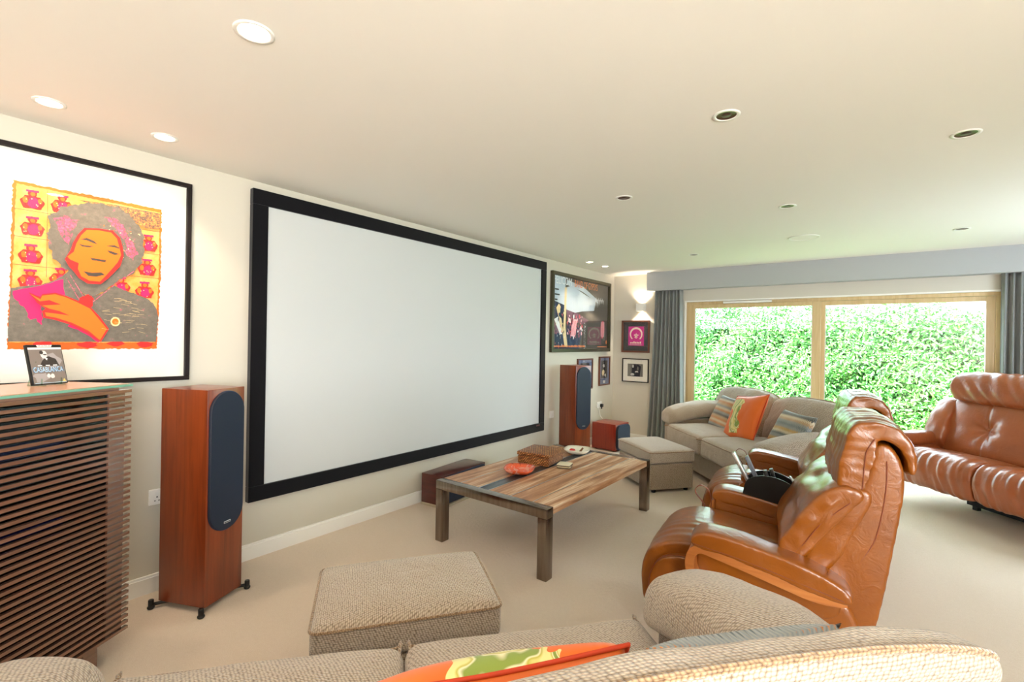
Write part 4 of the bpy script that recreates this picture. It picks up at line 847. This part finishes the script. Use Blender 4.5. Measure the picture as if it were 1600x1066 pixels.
def stripe_mat(name, cols):
    t = NT(name); v = t.obj(); sp = t.n('ShaderNodeSeparateXYZ'); t.l(v, sp.inputs[0])
    zig = t.math('PINGPONG', t.math('MULTIPLY', sp.outputs[0], 1), .0075); z = t.math('ADD', sp.outputs[2], t.math('MULTIPLY', zig, 2.6)); z = t.math('ADD', z, .26); z = t.math('FRACT', t.math('MULTIPLY', z, 2.9))
    c = t.ramp(z, [(i / len(cols), k) for i, k in enumerate(cols)], 'CONSTANT')
    w2 = t.math('PINGPONG', t.math('MULTIPLY', t.math('ADD', sp.outputs[0], t.math('MULTIPLY', sp.outputs[2], .6)), 1), .0055); fine = t.math('MULTIPLY', w2, 110)
    t.col(t.mix(t.math('MULTIPLY', fine, .55), c, (226, 214, 190))); t.bump(fine, .8, .004); t.b.inputs['Roughness'].default_value = .9; t.b.inputs['Sheen Weight'].default_value = .3; return t.m
tan, org, nav, crm, gry = (196, 160, 120), (206, 130, 66), (46, 50, 66), (222, 208, 180), (140, 150, 156)
m_st1 = stripe_mat('warm_woven_stripe', [tan, org, crm, nav, gry, org, crm, org, tan, nav, gry, org, crm, gry])
m_st2 = stripe_mat('blue_woven_stripe', [tan, crm, (40, 58, 74), (60, 84, 96), gry, org, (204, 160, 80), gry, (50, 76, 90), crm, (204, 160, 80), gry, (96, 120, 130), gry])
def basis(pos, xdir, zdir):
    x_ = Vector(xdir).normalized(); z_ = Vector(zdir); z_ = (z_ - x_ * z_.dot(x_)).normalized(); y_ = z_.cross(x_); m = Matrix((x_, y_, z_)).transposed().to_4x4(); m.translation = Vector(pos); return m
def sofa_pt(loc, rz, x, y, z): return Vector(loc) + Matrix.Rotation(rz, 3, 'Z') @ Vector((x, y, z))
def on_sofa(loc, rz, x, y, z, lean_, roll, yaw=0):
    R_ = Matrix.Rotation(rz + yaw, 4, 'Z') @ Matrix.Rotation(-lean_, 4, 'X') @ Matrix.Rotation(roll, 4, 'Y'); R_.translation = sofa_pt(loc, rz, x, y, z); return R_
pillow('scatter_cushion', 'warm zigzag-striped cushion at the left end of the far fabric sofa', .42, .40, .13, m_st1, on_sofa(fl, fr_, -.50, .50, .655, .45, .05))
pillow('scatter_cushion', 'plain orange cushion with pale leaf print on the far fabric sofa', .50, .50, .15, m_or, on_sofa(fl, fr_, .03, .42, .69, .45, -.16), m_orp)
pillow('scatter_cushion', 'blue-grey zigzag-striped cushion on the right seat of the far fabric sofa', .44, .36, .13, m_st2, on_sofa(fl, fr_, .68, .45, .675, .5, .03))
pillow('scatter_cushion', 'orange leaf-print cushion in the foreground on the near sofa', .50, .46, .17, m_or2, on_sofa(nl, nr, -.17, .565, .66, .5, .10), m_orp)
pillow('scatter_cushion', 'blue zigzag cushion mostly hidden between the near sofa back and its arm', .44, .40, .13, m_st2, on_sofa(nl, nr, -.66, .60, .672, .35, 0))

# ------------------------------------------------------------------ leather recliners (local: faces +x, y lateral)
def recliner(name, label, loc, rz):
    t_ = thing(name, label, 'armchair', loc, rz)
    def S_(nm, out, w_, r_, y=0, mat=m_leather, par=t_, puff=0, cap='fan', wr=None, mid=14, sub=6, taper=None):
        vs, fs = slab(out, w_, r_, sub, mid, cap, puff, taper); return mesh(nm, [v + Vector((0, y, 0)) for v in vs], fs, mat, par, wr=wr)
    MB().lathe([(.001, 0), (.27, 0), (.28, .012), (.27, .03), (.06, .045), (.06, .12), (.001, .12)], 36).build('swivel_base', m_black, t_, True)
    wr0 = wn(.004, 7, 7, 7, 3)
    soft('body', [([(.36, .12), (.42, .2), (.38, .34), (.0, .40), (-.2, .42), (-.27, .3), (-.28, .16), (0, .11)], .64, 0, 0)], m_leather, t_, .012, 4)
    soft('seat', [([(.60, .26), (.595, .36), (.55, .45), (.44, .505), (.3, .51), (.1, .485), (-.1, .47), (-.2, .45), (-.2, .36), (0, .34), (.3, .33), (.42, .26), (.47, .15), (.52, .12), (.58, .17)], .57, 0, .012)], m_leather, t_, .009, 8, wr=lambda c_, n_: .006 * noise.noise(Vector((c_.x * 5, c_.y * 9, c_.z * 5))) - .008 * math.exp(-(c_.y / .012) ** 2) * (c_.x < .30) * (n_.z > .4) + .003 * math.sin(c_.y * 90) * (c_.x > .3) * max(0, noise.noise(c_ * 5)))
    fp = soft('footrest_side', [([(.555, .25), (.545, .36), (.49, .43), (.40, .455), (.3, .44), (.28, .33), (.36, .24), (.44, .14), (.52, .13)], .645, 0, 0)], m_leather, t_, .010, 5)
    for sy in (-1, 1):
        pth = catmull([(.553, .20), (.548, .34), (.495, .43), (.40, .456), (.31, .435)], 6, False); MB().tube([(p.x, sy * .3215, p.y) for p in pth], .0022, 6).build('seam', m_seam, fp, True)
    for sy in (-1, 1):
        ay = sy * .355
        ar = soft('armrest', [([(.352, .565), (.345, .600), (.28, .622), (.14, .607), (-.06, .566), (-.17, .525), (-.222, .485), (-.21, .452), (-.1, .468), (.05, .505), (.2, .538), (.31, .548)], .145, ay, .004)], m_leather, t_, .0075, 7, wr=wn(.004, 9, 9, 9, sy))
        soft('inner_panel', [([(.33, .585), (.34, .50), (.33, .40), (.2, .34), (-.15, .34), (-.19, .44), (-.1, .52), (.1, .57), (.25, .59)], .055, sy * .312, .0)], m_leather, ar, .009, 4)
        path = catmull([(-.21, .448), (-.12, .448), (.02, .480), (.15, .512), (.25, .534), (.31, .545), (.345, .525), (.358, .475), (.345, .42), (.31, .375), (.26, .34)], 5, False); vs = []; fs = []
        for i, p in enumerate(path):
            d = (path[min(i + 1, len(path) - 1)] - path[max(i - 1, 0)]).normalized(); n_ = Vector((-d.y, d.x)); th = .018 if i > 7 else .006 + .0017 * i
            for (a, b_) in ((1, -1), (1, 1), (-1, 1), (-1, -1)): q = p + n_ * a * th; vs.append((q.x, ay + sy * .014 + b_ * .05, q.y))
        for i in range(len(path) - 1):
            for k in range(4): k2 = (k + 1) % 4; fs.append((i * 4 + k, i * 4 + k2, i * 4 + 4 + k2, i * 4 + 4 + k))
        fs += [(0, 1, 2, 3), tuple(len(vs) - 4 + k for k in range(4))]
        wd = mesh('wooden_arm', vs, fs, m_ply, ar); smooth_by_angle(wd, 35)
        seam = catmull([(.345, .568), (.3, .562), (.15, .541), (-.05, .500), (-.20, .466)], 6, False); MB().tube([(p.x, ay + sy * .0725, p.y) for p in seam], .0018, 6).build('seam', m_seam, ar, True)
    sh_ = [(-.318, 1.05), (-.352, 1.045), (-.385, .99), (-.397, .9), (-.38, .75), (-.35, .55), (-.322, .38), (-.292, .22), (-.25, .12), (-.1, .12), (-.02, .22), (-.06, .36), (-.13, .5), (-.19, .66), (-.245, .82), (-.28, .93), (-.30, 1.03)]
    shell = soft('back_shell', [(sh_, .605, 0, .006)], m_leather, t_, .010, 9, wr=wn(.005, 3, 3, 3, 5))
    for sy in (-1, 1):
        pth = catmull([(-.338, .99), (-.338, .90), (-.328, .80), (-.305, .68), (-.26, .58), (-.21, .47), (-.15, .36)], 6, False); MB().tube([(p.x, sy * .3025, p.y) for p in pth], .0024, 6).build('seam', m_seam, shell, True)
    soft('lumbar_cushion', [([(-.275, .87), (-.22, .85), (-.165, .78), (-.12, .69), (-.085, .60), (-.07, .525), (-.10, .485), (-.15, .52), (-.2, .60), (-.25, .72), (-.295, .83)], .622, 0, .008)], m_leather, t_, .009, 7, wr=wn(.006, 8, 8, 8, 2))
    bcu = soft('back_cushion', [([(-.235, .87), (-.17, .86), (-.10, .80), (-.04, .71), (.015, .61), (.01, .552), (-.035, .53), (-.09, .585), (-.15, .67), (-.22, .77), (-.27, .84)], .64, 0, .014)], m_leather, t_, .0085, 7, wr=lambda c_, n_: .014 * noise.noise(Vector((c_.x * 12, c_.y * 5, c_.z * 16))) * (n_.x > 0) + .004 * noise.noise(c_ * 14))
    for sy in (-1, 1):
        pth = catmull([(-.225, .815), (-.13, .715), (-.07, .62), (-.02, .555)], 8, False); MB().tube([(p.x, sy * .319, p.y) for p in pth], .0022, 6).build('seam', m_seam, bcu, True)
    hw_r = lambda c_, n_: .008 * noise.noise(Vector((c_.x * 5, c_.y * 20, c_.z * 6 + 3))) * (n_.x > .2 or n_.z > .4) + .006 * noise.noise(Vector((c_.x * 14 + c_.z * 8, c_.y * 3, c_.z * 34)))
    hd = soft('headrest', [([(-.200, 1.03), (-.182, .95), (-.180, .86), (-.188, .79), (-.215, .760), (-.25, .765), (-.285, .80), (-.298, .88), (-.305, .97), (-.31, 1.05), (-.31, 1.09), (-.26, 1.13), (-.222, 1.095)], .60, 0, .008),
        ([(-.215, 1.07), (-.25, 1.115), (-.31, 1.133), (-.365, 1.12), (-.402, 1.085), (-.424, 1.035), (-.432, .985), (-.425, .95), (-.405, .95), (-.398, .985), (-.385, 1.03), (-.352, 1.062), (-.31, 1.07), (-.27, 1.05), (-.245, 1.02)], .60, 0, .008)], m_leather, t_, .0085, 6, wr=hw_r)
    for sy in (-1, 1):
        pth = catmull([(-.25, .785), (-.262, .86), (-.268, .95), (-.275, 1.02), (-.30, 1.07)], 6, False); MB().tube([(p.x, sy * .3005, p.y) for p in pth], .0022, 6).build('seam', m_seam, hd, True)
    # pull loop beside seat
    pth = catmull([(.35, 0, .46), (.385, 0, .55), (.43, 0, .61), (.405, 0, .65), (.36, 0, .63), (.345, 0, .56), (.355, 0, .48)], 6, False)
    lp = [(p.x + .01, -.275, p.z - .02) for p in pth]; vs = []; fs = []
    for i, p in enumerate(lp):
        d = Vector(lp[min(i + 1, len(lp) - 1)]) - Vector(lp[max(i - 1, 0)]); d.normalize(); n_ = Vector((-d.z, 0, d.x)) * .0015
        for a, b_ in ((1, -1), (1, 1), (-1, 1), (-1, -1)): vs.append(Vector(p) + n_ * a + Vector((0, b_ * .009, 0)))
    for i in range(len(lp) - 1):
        for k in range(4): k2 = (k + 1) % 4; fs.append((i * 4 + k, i * 4 + k2, i * 4 + 4 + k2, i * 4 + 4 + k))
    mesh('pull_loop', vs, fs, m_seam, t_)
    return t_
r1 = recliner('recliner_chair', 'tan leather recliner nearest the viewer, seen from its side', (2.85, 2.6, 0), math.radians(188))
r2 = copytree(r1, (2.80, 3.78, 0), math.radians(188)); r2['label'] = 'tan leather recliner mostly hidden behind the nearer one'

# remote caddy over the arm between the chairs
A = Matrix.Translation((2.85, 2.6, 0)) @ Matrix.Rotation(math.radians(188), 4, 'Z')
def onr(p): return tuple(A @ Vector(p))
CZ = .622
cdy = thing('remote_caddy', 'black half-round remote holder sitting over the far arm of the nearer recliner', 'caddy', onr((.06, -.355, CZ)), math.radians(188)); cdy.rotation_euler = (0, math.radians(-10), math.radians(188))
hp = [(.135 * math.cos(math.radians(a)), .02 + .085 * math.sin(math.radians(a))) for a in range(0, 181, 12)] + [(-.135, -.03), (.135, -.03)]
for yy in (.06, -.065):
    vs = [(x, yy, z) for x, z in hp] + [(x, yy + .006, z) for x, z in hp]; N = len(hp); fs = [tuple(range(N)), tuple(range(2 * N - 1, N - 1, -1))] + [(i, (i + 1) % N, (i + 1) % N + N, i + N) for i in range(N)]
    smooth_by_angle(mesh('side_panel', vs, fs, m_black, cdy))
MB().box(-.125, .125, -.06, .061, -.012, -.002).build('tray', m_black, cdy)
b = MB().tube([tuple(p) for p in catmull([(-.135, .063, -.02), (-.125, .07, .04), (-.09, .06, .10), (-.07, -.0, .115), (-.07, -.065, .10)], 6, False)], .006, 8); b.build('carry_strap', m_silver, cdy, True)
def remote(label, x, y, ln_, w_, tilt, mat, loc0=(.06, -.355, CZ)):
    o = thing('remote_control', label, 'remote control', onr((loc0[0] + x, loc0[1] + y, loc0[2])), math.radians(188)); R_ = Matrix.Rotation(tilt, 4, 'Y')
    q = MB().box(-.009, .009, -w_ / 2, w_ / 2, 0, ln_, bev=.003, mat=R_); smooth_by_angle(q.build('case', mat, o)); q = MB()
    for k in range(int(ln_ / .018) - 1):
        for s_ in (-1, 0, 1): q.box(.009, .0105, s_ * w_ * .28 - .003, s_ * w_ * .28 + .003, .02 + k * .017, .03 + k * .017, mat=R_)
    q.build('buttons', m_plastic if mat is m_black else m_blackmatte, o)
remote('long silver remote, leftmost in the black holder', .085, .02, .23, .045, .48, m_silver)
remote('long dark grey remote, second from left in the black holder', .045, -.02, .20, .045, .42, flat('grey_plastic', (110, 116, 128), .35))
remote('short black remote in the middle of the holder', 0, .02, .13, .04, .25, m_black); remote('short black remote nearest the strap of the holder', -.035, -.02, .135, .04, .3, m_black)

# ------------------------------------------------------------------ leather sofa on the right (local: faces -y, width x)
ll, lr = place_front((3.79 , 5.24), (-.73, -.68))
ls = thing('leather_sofa', 'tan leather sofa with roll headrests at the right edge, partly out of frame', 'sofa', ll, lr)
def SL(nm, out, w_, r_, x, par=ls, puff=.01, wr=None, cap='ngon', mat=None):
    vs, fs = slab(out, w_, r_, 6, 18, cap, puff); return mesh(nm, [Vector((x + v.y, v.x, v.z)) for v in vs], fs, mat or m_leathers, par, wr=wr)
for sx in (-1, 1):
    xc = sx * .345
    soft('seat', [([(.0, .29), (-.02, .38), (.02, .47), (.12, .515), (.3, .50), (.6, .46), (.72, .42), (.7, .26), (.4, .22), (.1, .205), (.02, .23)], .68, 0, .014)], m_leathers, ls, .011, 9, swap=True, x=xc,
        wr=lambda c_, n_: .013 * noise.noise(Vector((c_.x * 4, c_.y * 26 + 3 * c_.z, c_.z * 4))) * (c_.x < .2) + .006 * noise.noise(Vector((c_.x * 6, c_.y * 6, 2))))
    def wb(c_, n_): f_ = 1 if n_.x < 0 else 0; r2_ = (c_.y / .06) ** 2 + ((c_.z - .72) / .06) ** 2; s1 = math.exp(-(c_.y / .010) ** 2); return f_ * (-.05 * math.exp(-r2_ / 2) - .010 * s1 + .007 * math.sin(6 * math.atan2(c_.z - .72, c_.y + 1e-4)) * math.exp(-r2_ / 8)) + .010 * noise.noise(Vector((c_.x * 6, c_.y * 5, c_.z * 7)))
    bc = soft('back_cushion', [([(.48, .48), (.50, .62), (.54, .76), (.59, .90), (.66, .99), (.74, .99), (.78, .85), (.74, .6), (.68, .45), (.58, .43)], .68, 0, .02)], m_leathers, ls, .011, 9, wr=wb, swap=True, x=xc)
    q = MB(); vs, fs = rbox(.022, .012, .022, .005, k=2, m=2); q.add([v + Vector((xc, .565, .708)) for v in vs], fs); q.build('button', m_leathers, bc, True)
    soft('headrest', [([(.555, .985), (.545, 1.06), (.57, 1.15), (.63, 1.20), (.71, 1.205), (.79, 1.17), (.83, 1.1), (.82, 1.03), (.77, 1.0), (.70, .98), (.62, .945), (.575, .95)], .66, 0, .012)], m_leathers, ls, .011, 9, swap=True, x=xc,
        wr=lambda c_, n_: .016 * noise.noise(Vector((c_.x * 7 , c_.y * 13 + c_.z * 9, c_.z * 4))))
    vs, fs = rbox(.17, .80, .30, .07, crown=.01, side=.01, k=5, m=14); ar = mesh('arm', [v + Vector((sx * .775, .40, .22)) for v in vs], fs, m_leathers, ls, wr=wn(.008, 5, 5, 5, sx))
    def ad_(p): q = p.copy(); q.z += .05 * max(0, p.y) ; return q
    vs, fs = rbox(.19, .60, .13, .06, k=5, m=14, deform=ad_); mesh('arm_pad', [v + Vector((sx * .785, .33, .505)) for v in vs], fs, m_leathers, ar, wr=wn(.010, 8, 6, 6, sx + 3))
    soft('side_wing', [([(.44, .56), (.47, .70), (.53, .82), (.61, .91), (.70, .91), (.78, .7), (.74, .5), (.55, .48)], .19, 0, .02)], m_leathers, ls, .011, 9, swap=True, x=sx * .745, wr=wn(.014, 9, 9, 9, sx * 2))
soft('back', [([(.70, .22), (.68, .5), (.76, .9), (.80, 1.02), (.85, 1.0), (.87, .7), (.84, .3), (.80, .2)], 1.5, 0, 0)], m_leathers, ls, .014, 4, swap=True)
MB().box(-.45, .45, .48, .76, .04, .23).build('base_frame', m_blackmatte, ls)
for sx in (-1, 1):
    for y in (.52, .72): MB().box(sx * .40 - .02, sx * .40 + .02, y - .02, y + .02, 0, .04).build('foot', m_black, ls)
